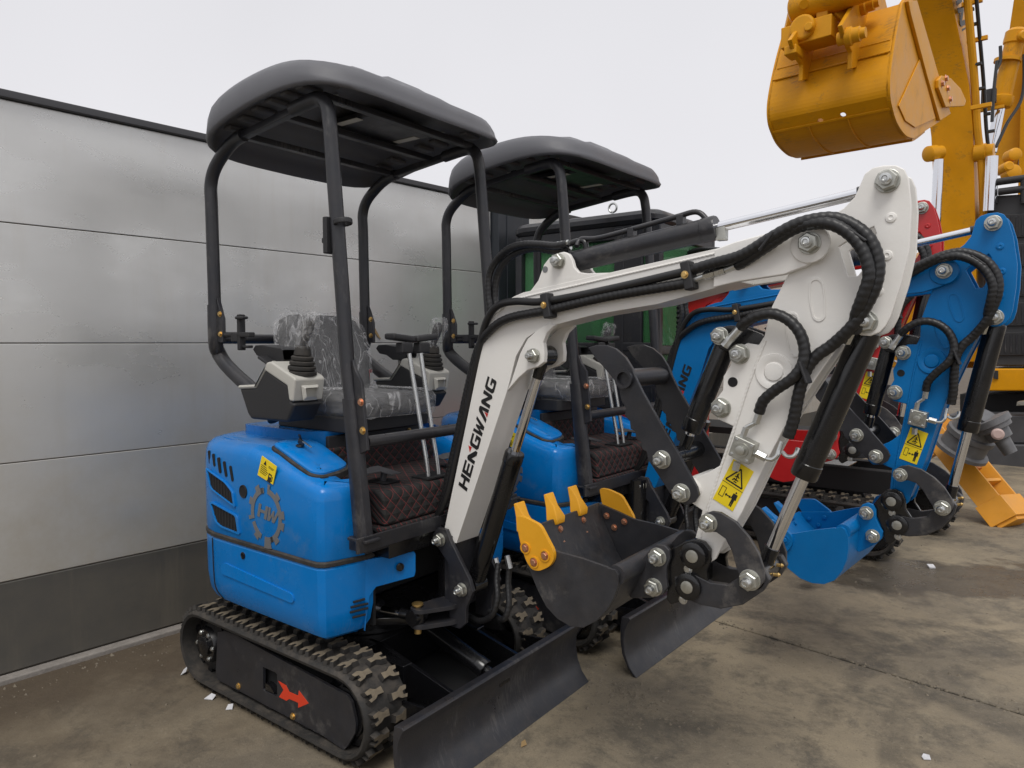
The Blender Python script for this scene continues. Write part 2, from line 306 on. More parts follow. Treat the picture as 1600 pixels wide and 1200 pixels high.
# ------------------------------------------------------------------ mesh builder
class MB:
    def __init__(s): s.v = []; s.f = []
    def add(s, vs, fs):
        o = len(s.v); s.v += [Vector(p) for p in vs]; s.f += [tuple(i + o for i in f) for f in fs]; return s
    def prism3(s, loop, vec, holes=()):
        vec = Vector(vec); loops = [[Vector(p) for p in l] for l in [loop, *holes]]
        flat = [p for l in loops for p in l]; n = len(flat)
        if holes: tri = tessellate_polygon(loops)
        else: tri = tessellate_polygon([loops[0]])
        fs = []
        nrm = vec.normalized()
        for t in tri:
            a, b, c = (flat[i] for i in t)
            t = tuple(t)
            if (b - a).cross(c - a).dot(nrm) > 0: t = t[::-1]
            fs.append(t); fs.append(tuple(i + n for i in t[::-1]))
        k = 0
        for l in loops:
            m = len(l)
            for i in range(m):
                a, b = k + i, k + (i + 1) % m; fs.append((a, b, b + n, a + n))
            k += m
        return s.add(flat + [p + vec for p in flat], fs)
    def plate(s, xz, y0, y1, holes=()):          # outline in the x-z plane, thick from y0 to y1
        return s.prism3([(a, y0, b) for a, b in xz], (0, y1 - y0, 0), [[(a, y0, b) for a, b in h] for h in holes])
    def slab(s, xy, z0, z1): return s.prism3([(a, b, z0) for a, b in xy], (0, 0, z1 - z0))
    def box(s, c, d, M=None):
        c = Vector(c); h = Vector(d) / 2
        vs = [Vector((a * h.x, b * h.y, e * h.z)) for a in (-1, 1) for b in (-1, 1) for e in (-1, 1)]
        vs = [(M @ p if M else p) + c for p in vs]
        return s.add(vs, [(0, 1, 3, 2), (4, 6, 7, 5), (0, 4, 5, 1), (2, 3, 7, 6), (0, 2, 6, 4), (1, 5, 7, 3)])
    def ring(s, c, ax, r, n, ph=0):
        ax = Vector(ax).normalized(); a = ax.orthogonal().normalized(); b = ax.cross(a)
        return [Vector(c) + a * (r * math.cos(2 * math.pi * i / n + ph)) + b * (r * math.sin(2 * math.pi * i / n + ph)) for i in range(n)]
    def lathe(s, p, ax, prof, n=20, ph=0, caps=True):      # prof: (distance along axis, radius)
        p = Vector(p); ax = Vector(ax).normalized(); o = len(s.v)
        for t, r in prof: s.v += s.ring(p + ax * t, ax, max(r, 1e-5), n, ph)
        for k in range(len(prof) - 1):
            for i in range(n):
                a, b = o + k * n + i, o + k * n + (i + 1) % n; s.f.append((a, b, b + n, a + n))
        if caps:
            s.f.append(tuple(o + i for i in range(n))[::-1]); q = o + (len(prof) - 1) * n; s.f.append(tuple(q + i for i in range(n)))
        return s
    def cyl(s, p0, p1, r, n=20, r1=None):
        p0, p1 = Vector(p0), Vector(p1); return s.lathe(p0, p1 - p0, [(0, r), ((p1 - p0).length, r if r1 is None else r1)], n)
    def pipe(s, p0, p1, r, ri, n=20):
        p0, p1 = Vector(p0), Vector(p1); h = (p1 - p0).length
        return s.lathe(p0, p1 - p0, [(0, ri), (0, r), (h, r), (h, ri), (0, ri)], n, caps=False)
    def tube(s, pts, r, n=10, sub=6, rib=0., pitch=.02, flat=None):
        P = smooth_path(pts, sub)
        if rib:                                            # resample evenly so that the spiral guard shows
            P = resample(P, pitch / 4)
        o = len(s.v); N = len(P); up = None; dist = 0
        for i, p in enumerate(P):
            t = (P[min(i + 1, N - 1)] - P[max(i - 1, 0)]).normalized()
            if up is None: up = t.orthogonal().normalized()
            up = (up - t * up.dot(t)).normalized(); b = t.cross(up)
            if i: dist += (p - P[i - 1]).length
            for k in range(n):
                a = 2 * math.pi * k / n
                rr = r * (1 + rib * (math.sin(2 * math.pi * dist / pitch - a) if rib else 0))
                s.v.append(p + up * (rr * math.cos(a)) + b * (rr * math.sin(a)))
        for i in range(N - 1):
            for k in range(n):
                a, c = o + i * n + k, o + i * n + (k + 1) % n; s.f.append((a, c, c + n, a + n))
        s.f.append(tuple(o + k for k in range(n))[::-1]); s.f.append(tuple(o + (N - 1) * n + k for k in range(n)))
        return s
    def loft(s, levels, cap0=True, cap1=True):
        n = len(levels[0]); o = len(s.v)
        for l in levels: s.v += [Vector(p) for p in l]
        for k in range(len(levels) - 1):
            for i in range(n):
                a, b = o + k * n + i, o + k * n + (i + 1) % n; s.f.append((a, b, b + n, a + n))
        for flag, k, rev in ((cap0, 0, True), (cap1, len(levels) - 1, False)):
            if flag:
                l = [Vector((p[0], p[1], 0)) for p in levels[k]]
                for t in tessellate_polygon([l]):
                    a, b, c = (l[i] for i in t)
                    if ((b - a).cross(c - a).z > 0) == rev: t = t[::-1]
                    s.f.append(tuple(o + k * n + i for i in t))
        return s
    def mesh(s, name, bevel=0., seg=2, ang=40, weighted=True):
        me = bpy.data.meshes.new(name); bm = bmesh.new()
        vs = [bm.verts.new(p) for p in s.v]
        for f in s.f:
            try: bm.faces.new([vs[i] for i in f])
            except ValueError: pass
        bmesh.ops.remove_doubles(bm, verts=bm.verts, dist=1e-5)
        bmesh.ops.recalc_face_normals(bm, faces=bm.faces)
        if bevel > 0:
            ed = [q for q in bm.edges if len(q.link_faces) == 2 and q.calc_face_angle(0) > R(32)]
            if ed:
                bmesh.ops.bevel(bm, geom=ed, offset=bevel, segments=seg, profile=.5, affect='EDGES', clamp_overlap=True)
        bm.normal_update()
        for f in bm.faces: f.smooth = True
        if bevel > 0 and weighted:
            nr = {}
            for f in bm.faces:
                a = f.calc_area()
                for v in f.verts: nr[v] = nr.get(v, Vector()) + f.normal * a
            bm.verts.index_update(); bm.verts.ensure_lookup_table()
            norms = [(nr.get(v, Vector((0, 0, 1)))).normalized() if nr.get(v, Vector()).length > 1e-12 else Vector((0, 0, 1)) for v in bm.verts]
            bm.to_mesh(me); bm.free()
            me.normals_split_custom_set_from_vertices([tuple(q) for q in norms])
        else:
            bm.to_mesh(me); bm.free(); me.set_sharp_from_angle(angle=R(ang))
        return me
    def build(s, name, m, parent=None, bevel=0., M=None, seg=2, ang=40, weighted=True):
        me = s.mesh(name, bevel, seg, ang, weighted); me.materials.append(m); return put(name, me, parent, M)

def put(name, me, parent=None, M=None):
    o = bpy.data.objects.new(name, me); COL.objects.link(o)
    if parent is not None: o.parent = parent
    if M is not None: o.matrix_local = M
    return o
def smooth_path(pts, sub):
    P = [Vector(p) for p in pts]
    if len(P) < 3 or sub < 2: return P
    out = []
    for i in range(len(P) - 1):
        p0 = P[max(i - 1, 0)]; p1 = P[i]; p2 = P[i + 1]; p3 = P[min(i + 2, len(P) - 1)]
        for k in range(sub):
            t = k / sub
            out.append(.5 * ((2 * p1) + (p2 - p0) * t + (2 * p0 - 5 * p1 + 4 * p2 - p3) * t * t + (3 * p1 - p0 - 3 * p2 + p3) * t ** 3))
    return out + [P[-1]]
def resample(P, step):
    out = [P[0]]; acc = 0
    for a, b in zip(P, P[1:]):
        L = (b - a).length
        while acc + L >= step and L > 1e-9:
            t = (step - acc) / L; a = a + (b - a) * t; out.append(a); L = (b - a).length; acc = 0
        acc += L
    return out
def thing(name, label, cat, M=I4, group=None):
    o = bpy.data.objects.new(name, None); COL.objects.link(o); o.matrix_world = M; o.empty_display_size = .2
    return tag(o, label, cat, group)
def tag(o, label, cat, group=None):
    o['label'] = label; o['category'] = cat
    if group: o['group'] = group
    return o
def struct(o): o['kind'] = 'structure'; return o
def rot_y(piv, a):                       # turn in the x-z plane about the pin piv = (x, z)
    t = Matrix.Translation((piv[0], 0, piv[1])); c, s = math.cos(a), math.sin(a)
    return t @ Matrix(((c, 0, s, 0), (0, 1, 0, 0), (-s, 0, c, 0), (0, 0, 0, 1))) @ t.inverted()
def arc(cx, cz, r, a0, a1, n):
    return [(cx + r * math.cos(R(a0 + (a1 - a0) * i / n)), cz + r * math.sin(R(a0 + (a1 - a0) * i / n))) for i in range(n + 1)]
def roundpoly(pts, r, n=4):
    out = []; k = len(pts)
    for i in range(k):
        p = Vector(pts[i]); a = Vector(pts[i - 1]) - p; b = Vector(pts[(i + 1) % k]) - p
        q = min(r, a.length * .45, b.length * .45); A = p + a.normalized() * q; B = p + b.normalized() * q
        for j in range(n + 1):
            t = j / n; out.append(tuple((1 - t) ** 2 * A + 2 * t * (1 - t) * p + t * t * B))
    return out

# shared small meshes -------------------------------------------------
def _nutmesh():
    m = MB(); m.lathe((0, 0, 0), (0, 0, 1), [(0, 1.18), (.10, 1.18)], 20)
    me = MB().lathe((0, 0, 0), (0, 0, 1), [(0, 1.12), (.14, 1.12), (.16, 1.08)], 24)
    me.lathe((0, 0, 0), (0, 0, 1), [(.12, 1.0), (.85, 1.0), (.95, .88)], 6)
    return me.mesh('pin_nut', ang=25)
NUTME = _nutmesh(); NUTME.materials.append(NUT)
STUDME = MB().lathe((0, 0, 0), (0, 0, 1), [(.5, .56), (1.55, .54), (1.75, .42), (1.78, .25), (1.66, .18)], 20).mesh('pin_stud', ang=35); STUDME.materials.append(ZINC)
NUTBIG = bpy.data.meshes.new('x')
BOLTME = MB().lathe((0, 0, 0), (0, 0, 1), [(0, 1.35), (.16, 1.35)], 16).lathe((0, 0, 0), (0, 0, 1), [(.14, 1.0), (.75, 1.0), (.85, .85)], 6).mesh('hex_bolt', ang=25); BOLTME.materials.append(BRASS)
BOLTCU = BOLTME.copy(); BOLTCU.materials[0] = COPPER
BOLTPL = BOLTME.copy(); BOLTPL.materials[0] = ZINC
BOLTBL = BOLTME.copy(); BOLTBL.materials[0] = BLUE2
def facing(p, ax, r, spin=0.):
    return Matrix.Translation(p) @ Vector(ax).to_track_quat('Z', 'Y').to_matrix().to_4x4() @ Matrix.Rotation(spin, 4, 'Z') @ Matrix.Diagonal((r, r, r, 1))
def pin_bolt(p, parent, r=.0255, ax=(0, -1, 0)):
    Mx = facing(p, ax, r, random.uniform(0, 1))
    o = put('pin_nut', NUTME, parent, Mx)
    if len_chain(parent) < 2: s = put('pin_stud', STUDME, o, I4)
    else: s = put('pin_stud', STUDME, parent, Mx)
    return o
def len_chain(o):
    k = 0
    while o.parent is not None: k += 1; o = o.parent
    return k
def small_bolt(p, parent, r=.011, ax=(0, -1, 0), me=None): return put('hex_bolt', me or BOLTME, parent, facing(p, ax, r, random.uniform(0, 1)))

# ------------------------------------------------------------------ ground and wall
WT = R(4.9)                                             # the wall stands a little askew to the machines
WDIR = Vector((math.sin(WT), math.cos(WT), 0)); WN = Vector((math.cos(WT), -math.sin(WT), 0))
W0 = Vector((-1.345, -1.018, 0))
def wl(s, out, z): return W0 + WDIR * s + WN * out + Vector((0, 0, z))
g = MB(); g.add([(-600, -600, -.012), (600, -600, -.012), (600, 600, -.012), (-600, 600, -.012)], [(0, 1, 2, 3)])
ground = struct(g.build('ground', mat('joint_dirt', (.05, .043, .036), .95)))
JA = R(-7.8); jd = Vector((math.cos(JA), math.sin(JA), 0)); jn = Vector((-math.sin(JA), math.cos(JA), 0)); J0 = Vector((.926, 1.551, 0))
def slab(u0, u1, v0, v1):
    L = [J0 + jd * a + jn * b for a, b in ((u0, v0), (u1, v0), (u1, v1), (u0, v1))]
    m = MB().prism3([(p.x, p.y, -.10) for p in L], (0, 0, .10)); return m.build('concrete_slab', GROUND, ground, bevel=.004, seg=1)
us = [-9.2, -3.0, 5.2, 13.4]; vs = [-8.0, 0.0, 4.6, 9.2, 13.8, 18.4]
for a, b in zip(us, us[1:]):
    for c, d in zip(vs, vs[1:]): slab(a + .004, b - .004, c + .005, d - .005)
far = MB().slab([(-300, 20.5), (300, 20.5), (300, 400), (-300, 400)], -.10, -.004); far.build('concrete_slab', GROUND, ground)

wall = thing('panel_wall', 'long wall of wide grey metal panels on a dark base behind the diggers', 'wall', Matrix.Translation(wl(0, 0, 0)))
WI = Matrix.Translation(-W0)
def wpart(name, s0, s1, o0, o1, z0, z1, m, bevel=.002):
    q = MB(); q.prism3([wl(s0, o0, z0), wl(s1, o0, z0), wl(s1, o1, z0), wl(s0, o1, z0)], (0, 0, z1 - z0)); return q.build(name, m, wall, bevel, M=WI)
ZS = [.448, .962, 1.488, 2.022, 2.555]                  # seams
def seam_z(px, py):                                     # height of a seam above the wall line
    d = ray(px, py); t = (W0 - CAM).dot(WN) / d.dot(WN); return (CAM + d * t).z, (CAM + d * t - W0).dot(WDIR)
zbase = seam_z(0, 911)[0]; z4 = seam_z(0, 725.4)[0]; z3 = seam_z(0, 536.3)[0]; z2 = seam_z(0, 346.5)[0]; zt = seam_z(0, 153)[0]; zc = seam_z(0, 140.4)[0]
sp0 = seam_z(768, 420)[1]; sp1 = seam_z(816, 420)[1]
ZS = [zbase, z4, z3, z2, zt]
for s0, s1 in ((-6.0, sp0 - .01), (sp1 + .01, sp1 + 9.0)):
    for k in range(4):
        wpart('wall_panel', s0, s1, -.08, 0, ZS[k] + .002, ZS[k + 1] - .002, WALLP, .003)
    wpart('wall_core', s0, s1, -.10, -.007, .02, zt - .01, mat('joint_filler', (.12, .10, .08), .9), 0)
    wpart('base_panel', s0, s1, -.08, .006, .03, zbase - .004, WALLB, .003)
    wpart('cap_flashing', s0, s1, -.12, .03, zt, zc, CAPM, .004)
wpart('column', sp0, sp1, -.12, .075, 0, zt - .002, PILM, .006)
wpart('column', sp0 + .09, sp1 - .09, .0755, .083, .02, zt - .02, PILM, .003)
kerb = MB().prism3([wl(-6, .0, -.02), wl(sp1 + 9, .0, -.02), wl(sp1 + 9, .062, -.02), wl(-6, .062, -.02)], (0, 0, .044))
struct(kerb.build('kerb_strip', KERB, None, .008))

# ------------------------------------------------------------------ lettering
def quad(u0, u1, v0, v1): return [(u0, v0), (u1, v0), (u1, v1), (u0, v1)]
T = .27
GLYPH = {
 'H': ([quad(0, T, 0, 1), quad(1 - T, 1, 0, 1), quad(T, 1 - T, .39, .61)], []),
 'E': ([quad(0, T, 0, 1), quad(T, 1, 0, .2), quad(T, .92, .4, .6), quad(T, 1, .8, 1)], []),
 'n': ([[(0, 0), (T, 0), (T, .42), (.72, 0), (1, 0), (1, .22), (.30, .86), (.12, .86), (0, .74)]], [[(.60, .74), (1.0, 1.06), (1.04, .70)]]),
 'N': ([[(0, 0), (T, 0), (T, .56), (.74, .04), (.86, 0), (1, .12), (1, 1), (1 - T, 1), (1 - T, .42), (.26, .96), (.12, 1), (0, .88)]], []),
 'G': ([[(.16, 1), (.95, 1), (.95, .8), (.36, .8), (T, .72), (T, .28), (.36, .2), (1 - T, .2), (1 - T, .4), (.5, .4), (.5, .56), (1, .56), (1, .1), (.9, 0), (.16, 0), (0, .15), (0, .85)]], []),
 'W': ([[(0, 1), (.22, 1), (.26, .36), (.48, .86), (.62, .86), (.66, .36), (.94, 1), (1.16, 1), (.78, 0), (.52, 0), (.46, .44), (.28, 0), (.04, 0)]], []),
 'A': ([[(0, 0), (.46, .9), (.6, 1), (.84, 1), (.92, .9), (1.02, 0), (.76, 0), (.70, .68), (.28, 0)]], [[(.42, 0), (.68, .38), (.72, 0)]]),
}
def lettering(word, org, du, dv, n, name, parent, ink, M=None, gap=.12, accent=REDINK, wide=1.0, th=.0012):
    """flat print laid on a surface: org is the start of the base line, du the whole word's base line, dv the letter height"""
    org, du, dv, n = Vector(org), Vector(du), Vector(dv), Vector(n).normalized()
    tot = len(word) + gap * (len(word) - 1); m = MB(); a = MB()
    for i, ch in enumerate(word):
        u0 = i * (1 + gap); P, A = GLYPH[ch]
        for lst, q in ((P, m), (A, a)):
            for l in lst: q.prism3([org + du * ((u0 + x) / tot) + dv * z for x, z in l], n * th)
    o = m.build(name, ink, parent, M=M)
    if a.v: a.build('letter_accent', accent, o if len_chain(parent) < 2 else parent)
    return o

# ------------------------------------------------------------------ tracks
LUGP = [(-.017, -.048), (.015, -.046), (.012, -.014), (.026, .012), (.020, .046), (.004, .040), (.002, .018), (-.014, .018), (-.018, .042), (-.032, .034), (-.026, .004), (-.014, -.014)]
def lug_mesh(k, flip):
    k *= .82
    f = -1 if flip else 1
    lo = [(x * k * 1.12, y * k * f * 1.05, 0) for x, y in LUGP]; hi = [(x * k * .92, y * k * f * .94, .024 * k) for x, y in LUGP]
    me = MB().loft([lo, hi]).mesh('tread_lug', ang=30); me.materials.append(RUBBER); me.materials.append(LUGTOP)
    for p in me.polygons:
        if p.normal.z > .9 and p.center.z > .018 * k: p.material_index = 1
    return me
def track(parent, y0, y1, xr, xf, zc, r, k=1., M=None, lugs=40):
    """belt of height 2r round two wheels, lugs outside it"""
    out = -1 if (y0 + y1) < 0 else 1
    path = []
    for a in range(13): path.append((xf + r * math.cos(R(-90 + 15 * a)), zc + r * math.sin(R(-90 + 15 * a))))
    for a in range(13): path.append((xr + r * math.cos(R(90 + 15 * a)), zc + r * math.sin(R(90 + 15 * a))))
    n = len(path); b = MB(); sec = [(-.002, y0 + .008), (0, y0 + .02), (0, y1 - .02), (-.002, y1 - .008), (-.012, y1), (-.024 * k, y1 - .004), (-.024 * k, y0 + .004), (-.012, y0)]
    c = ((xr + xf) / 2)
    for i, (px, pz) in enumerate(path):
        cx = min(max(px, xr), xf); d = Vector((px - cx, 0, pz - zc)).normalized()
        b.v += [Vector((px, y, pz)) + d * o for o, y in sec]
    q = len(sec)
    for i in range(n):
        for j in range(q):
            a, e_ = i * q + j, i * q + (j + 1) % q; a2, e2 = ((i + 1) % n) * q + j, ((i + 1) % n) * q + (j + 1) % q
            b.f.append((a, e_, e2, a2))
    belt = b.build('track', RUBBER, parent, M=M, ang=50)
    per = 2 * (xf - xr) + 2 * math.pi * r
    mA, mB_ = lug_mesh(k, False), lug_mesh(k, True)
    for i in range(lugs):
        for row in (0, 1):
            s = (i + .5 * row) / lugs * per
            if s < xf - xr: p = Vector((xr + s, 0, zc - r)); t = Vector((1, 0, 0)); nn = Vector((0, 0, -1))
            elif s < xf - xr + math.pi * r:
                a = (s - (xf - xr)) / r - math.pi / 2; nn = Vector((math.cos(a), 0, math.sin(a))); p = Vector((xf, 0, zc)) + nn * r; t = Vector((-nn.z, 0, nn.x))
            elif s < 2 * (xf - xr) + math.pi * r:
                u = s - (xf - xr) - math.pi * r; p = Vector((xf - u, 0, zc + r)); t = Vector((-1, 0, 0)); nn = Vector((0, 0, 1))
            else:
                a = (s - 2 * (xf - xr) - math.pi * r) / r + math.pi / 2; nn = Vector((math.cos(a), 0, math.sin(a))); p = Vector((xr, 0, zc)) + nn * r; t = Vector((-nn.z, 0, nn.x))
            w = y1 - y0; p.y = y0 + w * (.25 if row == 0 else .75)
            B = Matrix((t, nn.cross(t), nn)).transposed().to_4x4()
            o = put('tread_lug', mA if row == 0 else mB_, belt, Matrix.Translation(p - nn * .001) @ B)
    ym = (y0 + y1) / 2; yo = y0 if out < 0 else y1; ri = r - .03 * k
    sp = MB().lathe((xr, yo - out * .035, zc), (0, -out, 0), [(0, ri * .55), (.02, ri * .62), (.03, ri * .9), (.06, ri * .9), (.06, .02)], 24)
    sp.lathe((xr, yo - out * .035, zc), (0, out, 0), [(0, ri * .34), (.012, ri * .34), (.016, ri * .28)], 20)
    for j in range(11):
        a = 2 * math.pi * j / 11; sp.box((xr + ri * .93 * math.cos(a), yo - out * .08, zc + ri * .93 * math.sin(a)), (.035 * k, .03, .03 * k), Matrix.Rotation(-a, 3, 'Y'))
    sp.build('sprocket', BLACK, belt, ang=35)
    for j in range(6):
        a = 2 * math.pi * j / 6; small_bolt((xr + ri * .46 * math.cos(a), yo - out * .034, zc + ri * .46 * math.sin(a)), belt, .008 * k, (0, out, 0), BOLTPL)
    idl = MB().lathe((xf, yo - out * .04, zc), (0, -out, 0), [(0, ri * .3), (.0, ri * .7), (.012, ri * .72), (.015, ri * .97), (.10, ri * .97), (.10, .02)], 28)
    idl.lathe((xf, yo - out * .04, zc), (0, out, 0), [(0, ri * .25), (.006, ri * .25), (.008, .01)], 16); idl.build('idler', BLACK, belt, ang=35)
    nr = 3
    for j in range(nr):
        xx = xr + (xf - xr) * (j + 1) / (nr + 1)
        MB().lathe((xx, ym - .07, zc - r + .075 * k), (0, 1, 0), [(0, .02), (0, .052 * k), (.14, .052 * k), (.14, .02)], 18).build('track_roller', BLACK, belt, ang=35)
    return belt

def mirror_y(l): return [(x, -y) for x, y in l][::-1]
def offset_poly(pts, d):                      # inward for a counter-clockwise outline
    n = len(pts); out = []
    for i in range(n):
        p = Vector(pts[i]); a = (p - Vector(pts[i - 1])); b = (Vector(pts[(i + 1) % n]) - p)
        a = a.normalized() if a.length > 1e-9 else b.normalized(); b = b.normalized() if b.length > 1e-9 else a
        na = Vector((-a.y, a.x)); nb = Vector((-b.y, b.x)); m = na + nb
        m = m.normalized() if m.length > 1e-6 else na
        c = max(.45, m.dot(na)); out.append(tuple(p + m * (d / c)))
    return out
PROT = []       # plan of the upper body, right half from the front to the rear, then mirrored
HALF = [(.335, -.372), (.320, -.43), (.306, -.485), (.293, -.517), (.268, -.534), (.22, -.537), (.10, -.537), (-.02, -.537), (-.14, -.537), (-.27, -.537), (-.40, -.535), (-.47, -.522), (-.53, -.494), (-.59, -.445), (-.64, -.37), (-.68, -.26), (-.70, -.13), (-.705, 0)]
OUTER = HALF[::-1] + []                          # rear centre ... right front
RIGHTSIDE = HALF                                   # right front ... rear centre
LEFTSIDE = [(x, -y) for x, y in HALF[:-1]][::-1]   # rear ... left front
def ushape(inner, xin):
    """counter-clockwise: rear centre, right side, right front, inner notch, left front, left side"""
    r = [p for p in HALF[::-1]]                    # rear centre -> right front
    l = [(x, -y) for x, y in HALF]                 # left front -> rear centre
    notch = [(HALF[0][0], -inner), (HALF[0][0] - .10, -inner + .003), (xin + .06, -inner + .005), (xin, -inner + .03), (xin, -inner / 2), (xin, 0), (xin, inner / 2), (xin, inner - .03), (xin + .06, inner - .005), (HALF[0][0] - .10, inner - .003), (HALF[0][0], inner)]
    return r + notch + l[:-1]
def sstep(a, b, x):
    t = min(1, max(0, (x - a) / (b - a))); return t * t * (3 - 2 * t)
def ztop(x): return 1.098 - .105 * sstep(-.16, .30, x)

def excavator(label, M, boomc, buckc, teethc, Mb=I4, Ma=I4, psi=0., gui=0., canopy=True, group='mini diggers with canopies parked side by side', bolt=None, cab=False, blade=True):
    root = thing('mini_excavator', label, 'excavator', M, group)
    Yb, Ya = -.067, -.067
    # ---------------- undercarriage
    for sgn in (-1, 1):
        y0, y1 = (-.53, -.33) if sgn < 0 else (.33, .53)
        track(root, y0, y1, -.565, .362, .184, .158)
        yo = sgn * .505
        if sgn < 0: fr = Y2([(340, 988), (352, 986), (370, 993), (542, 1087), (549, 1098), (556, 1130), (555, 1145), (543, 1166), (537, 1172), (505, 1150), (340, 1062), (337, 1050)], -.505); hl = Y2([(411, 1042), (413, 1043), (431, 1051), (433, 1054), (433, 1086), (431, 1088), (413, 1080), (411, 1077)], -.505)
        f_ = MB().plate(fr, yo, yo - sgn * .012, [hl]).build('track_frame', DARK, root, .002)
        MB().plate([(a * .97 - .003, b * .9 + .02) for a, b in fr], yo - sgn * .03, yo - sgn * .15).build('frame_core', FLAT, f_)
        if sgn < 0:
            ar = [(435, 1064), (447, 1071), (452, 1081), (466, 1087), (467, 1079), (482, 1099), (466, 1106), (466, 1098), (452, 1092), (448, 1095), (436, 1089), (443, 1078)]
            MB().plate(Y2(ar, -.506), -.5052, -.5065).build('arrow_sticker', ORANGE, f_)
            for q in ((373, 1072), (458, 1119)): small_bolt(U(*q, 1, -.505), f_, .010)
    chas = MB(); chas.box((-.10, 0, .22), (.62, .62, .16)); chas.box((.20, -.22, .20), (.4, .05, .14)); chas.box((.20, .22, .20), (.4, .05, .14))
    chas.cyl((-.06, 0, .30), (-.06, 0, .40), .26, 32); chas.build('chassis', BLACK, root, .004)
    MB().slab([(-.50, -.40), (.12, -.40), (.42, -.12), (.42, .12), (.12, .40), (-.50, .40)], .40, .43).build('turntable_deck', BLACK, root, .003)
    # ---------------- blade
    pr = [(.668, .262), (.705, .268), (.712, .258), (.700, .240), (.684, .20), (.680, .15), (.690, .09), (.712, .04), (.745, .004), (.748, 0), (.732, 0), (.700, .036), (.672, .09), (.662, .15), (.662, .22)]
    bl = MB().plate(pr, -.548, .548).build('blade', DARK, root, .002, seg=1)
    for sgn in (-1, 1):
        MB().plate([(.10, .16), (.16, .30), (.24, .30), (.66, .205), (.665, .10), (.30, .10)], sgn * .20 - .009, sgn * .20 + .009).build('blade_arm', BLACK, root, .002)
        MB().plate([(.30, .20), (.66, .235), (.66, .10)], sgn * .36 - .006, sgn * .36 + .006).build('blade_rib', BLACK, bl, .001)
    MB().box((.36, 0, .11), (.58, .40, .012)).build('belly_plate', FLAT, root)
    ram(root, (.12, .02, .36), (.655, .02, .19), .88, .036, .017, 'blade_cylinder', BLACK)
    if not cab:
        # ---------------- lower body
        low = ushape(.33, .06)
        lv = [[(*p, .42) for p in offset_poly(low, .05)], [(*p, .435) for p in offset_poly(low, .028)], [(*p, .47) for p in offset_poly(low, .010)], [(*p, .53) for p in offset_poly(low, .002)], [(*p, .69) for p in low], [(*p, .70) for p in offset_poly(low, .006)]]
        lb = MB().loft(lv).build('lower_body', BLUE, root, ang=28)
        for sgn in (-1, 1):
            wing = [(.325, .70), (.325, .46), (.335, .50), (.345, .555), (.36, .585), (.40, .60), (.40, .695), (.395, .70)]
            P0, P1 = Vector((.333, sgn * .372, 0)), Vector((.402, sgn * .175, 0)); dd = (P1 - P0); nn = Vector((-dd.y, dd.x, 0)).normalized()
            sh = [(0, .70), (0, .43), (.03, .47), (.10, .56), (.22, .59), (.97, .60), (1, .62), (1, .69), (.96, .70)]
            MB().prism3([P0 + dd * u + Vector((0, 0, z)) for u, z in sh], nn * (.016 if sgn < 0 else -.016)).build('front_skirt', BLUE, lb, .003)
        ln_ = MB(); ln_.box((.072, 0, .57), (.012, .655, .268)); [ln_.box((.195, q_ * .318, .57), (.26, .012, .268)) for q_ in (-1, 1)]; ln_.build('swing_well', FLAT, lb)
        rim = offset_poly(low, -.003)
        MB().loft([[(*p, .698) for p in offset_poly(low, .004)], [(*p, .702) for p in rim], [(*p, .714) for p in rim], [(*p, .720) for p in offset_poly(low, .004)]]).build('rubber_seam', RUBBER, root, ang=30)
        for sx_ in (-.412, ):
            MB().tube([(sx_, -.5365, .695), (sx_ + .004, -.5355, .53), (sx_ + .012, -.529, .475), (sx_ + .03, -.51, .436)], .0022, 6, 3).build('panel_gap', FLAT, lb)
        # pressed panel on the lower right side
        pp = roundpoly(Y2([(347, 882), (352, 879), (458, 928), (460, 940), (456, 942), (347, 896)], -.537), .02, 3)
        MB().plate(pp, -.5355, -.541).build('pressed_panel', BLUE, lb, .004, seg=3)
        for q, y, ax in (((380, 868), -.537, (0, -1, 0)),): MB().lathe(U(*q, 1, y), ax, [(0, .014), (.003, .014), (.004, .010), (.001, .009), (.001, .001)], 18).build('panel_bolt', BLACK, lb)
        P0, dd = Vector((.333, -.372, 0)), Vector((.069, .197, 0)); nn = Vector((dd.y, -dd.x, 0)).normalized()
        def face(px, py, off=.004):
            d = ray(px, py); p = P0 + nn * (.008 + off); t = (p - CAM).dot(nn) / d.dot(nn); return CAM + d * t
        MB().lathe(face(625, 886, .0), nn, [(0, .016), (.003, .016), (.004, .011), (.001, .010), (.001, .001)], 18).build('panel_bolt', BLACK, lb)
        P0b = Vector((.262, -.533, 0)); nb = Vector((.93, -.36, 0)).normalized()
        for a, b in (((552, 941), (570, 936)), ((548, 949), (575, 943)), ((547, 957), (575, 950)), ((551, 965), (571, 960))):
            pts = []
            for q in (a, b):
                d = ray(*q); p = Vector((.313, -.45, 0)); t = (p - CAM).dot(nb) / d.dot(nb); pts.append(CAM + d * t)
            MB().tube(pts, .0045, 8, 1).build('vent_slot', FLAT, lb)
        # ---------------- upper cover
        up = ushape(.365, -.02); zc = lambda p, t: (p[0], p[1], .72 + t * (ztop(p[0]) - .72))
        lv = [[zc(p, t) for p in offset_poly(up, d)] for t, d in ((0, .004), (.02, .001), (.5, .001), (.78, .003), (.88, .007), (.94, .016), (.98, .034), (1., .07))]
        uc = MB().loft(lv).build('engine_cover', BLUE, root, ang=30)
        # fuel lid on the right shoulder
        lid = [(-.085, -.468), (.06, -.478), (.175, -.480), (.205, -.455), (.19, -.36), (.165, -.30), (-.02, -.285), (-.10, -.33)]
        lz = lambda x, o: ztop(x) + o
        lo_ = roundpoly(lid, .03, 3)
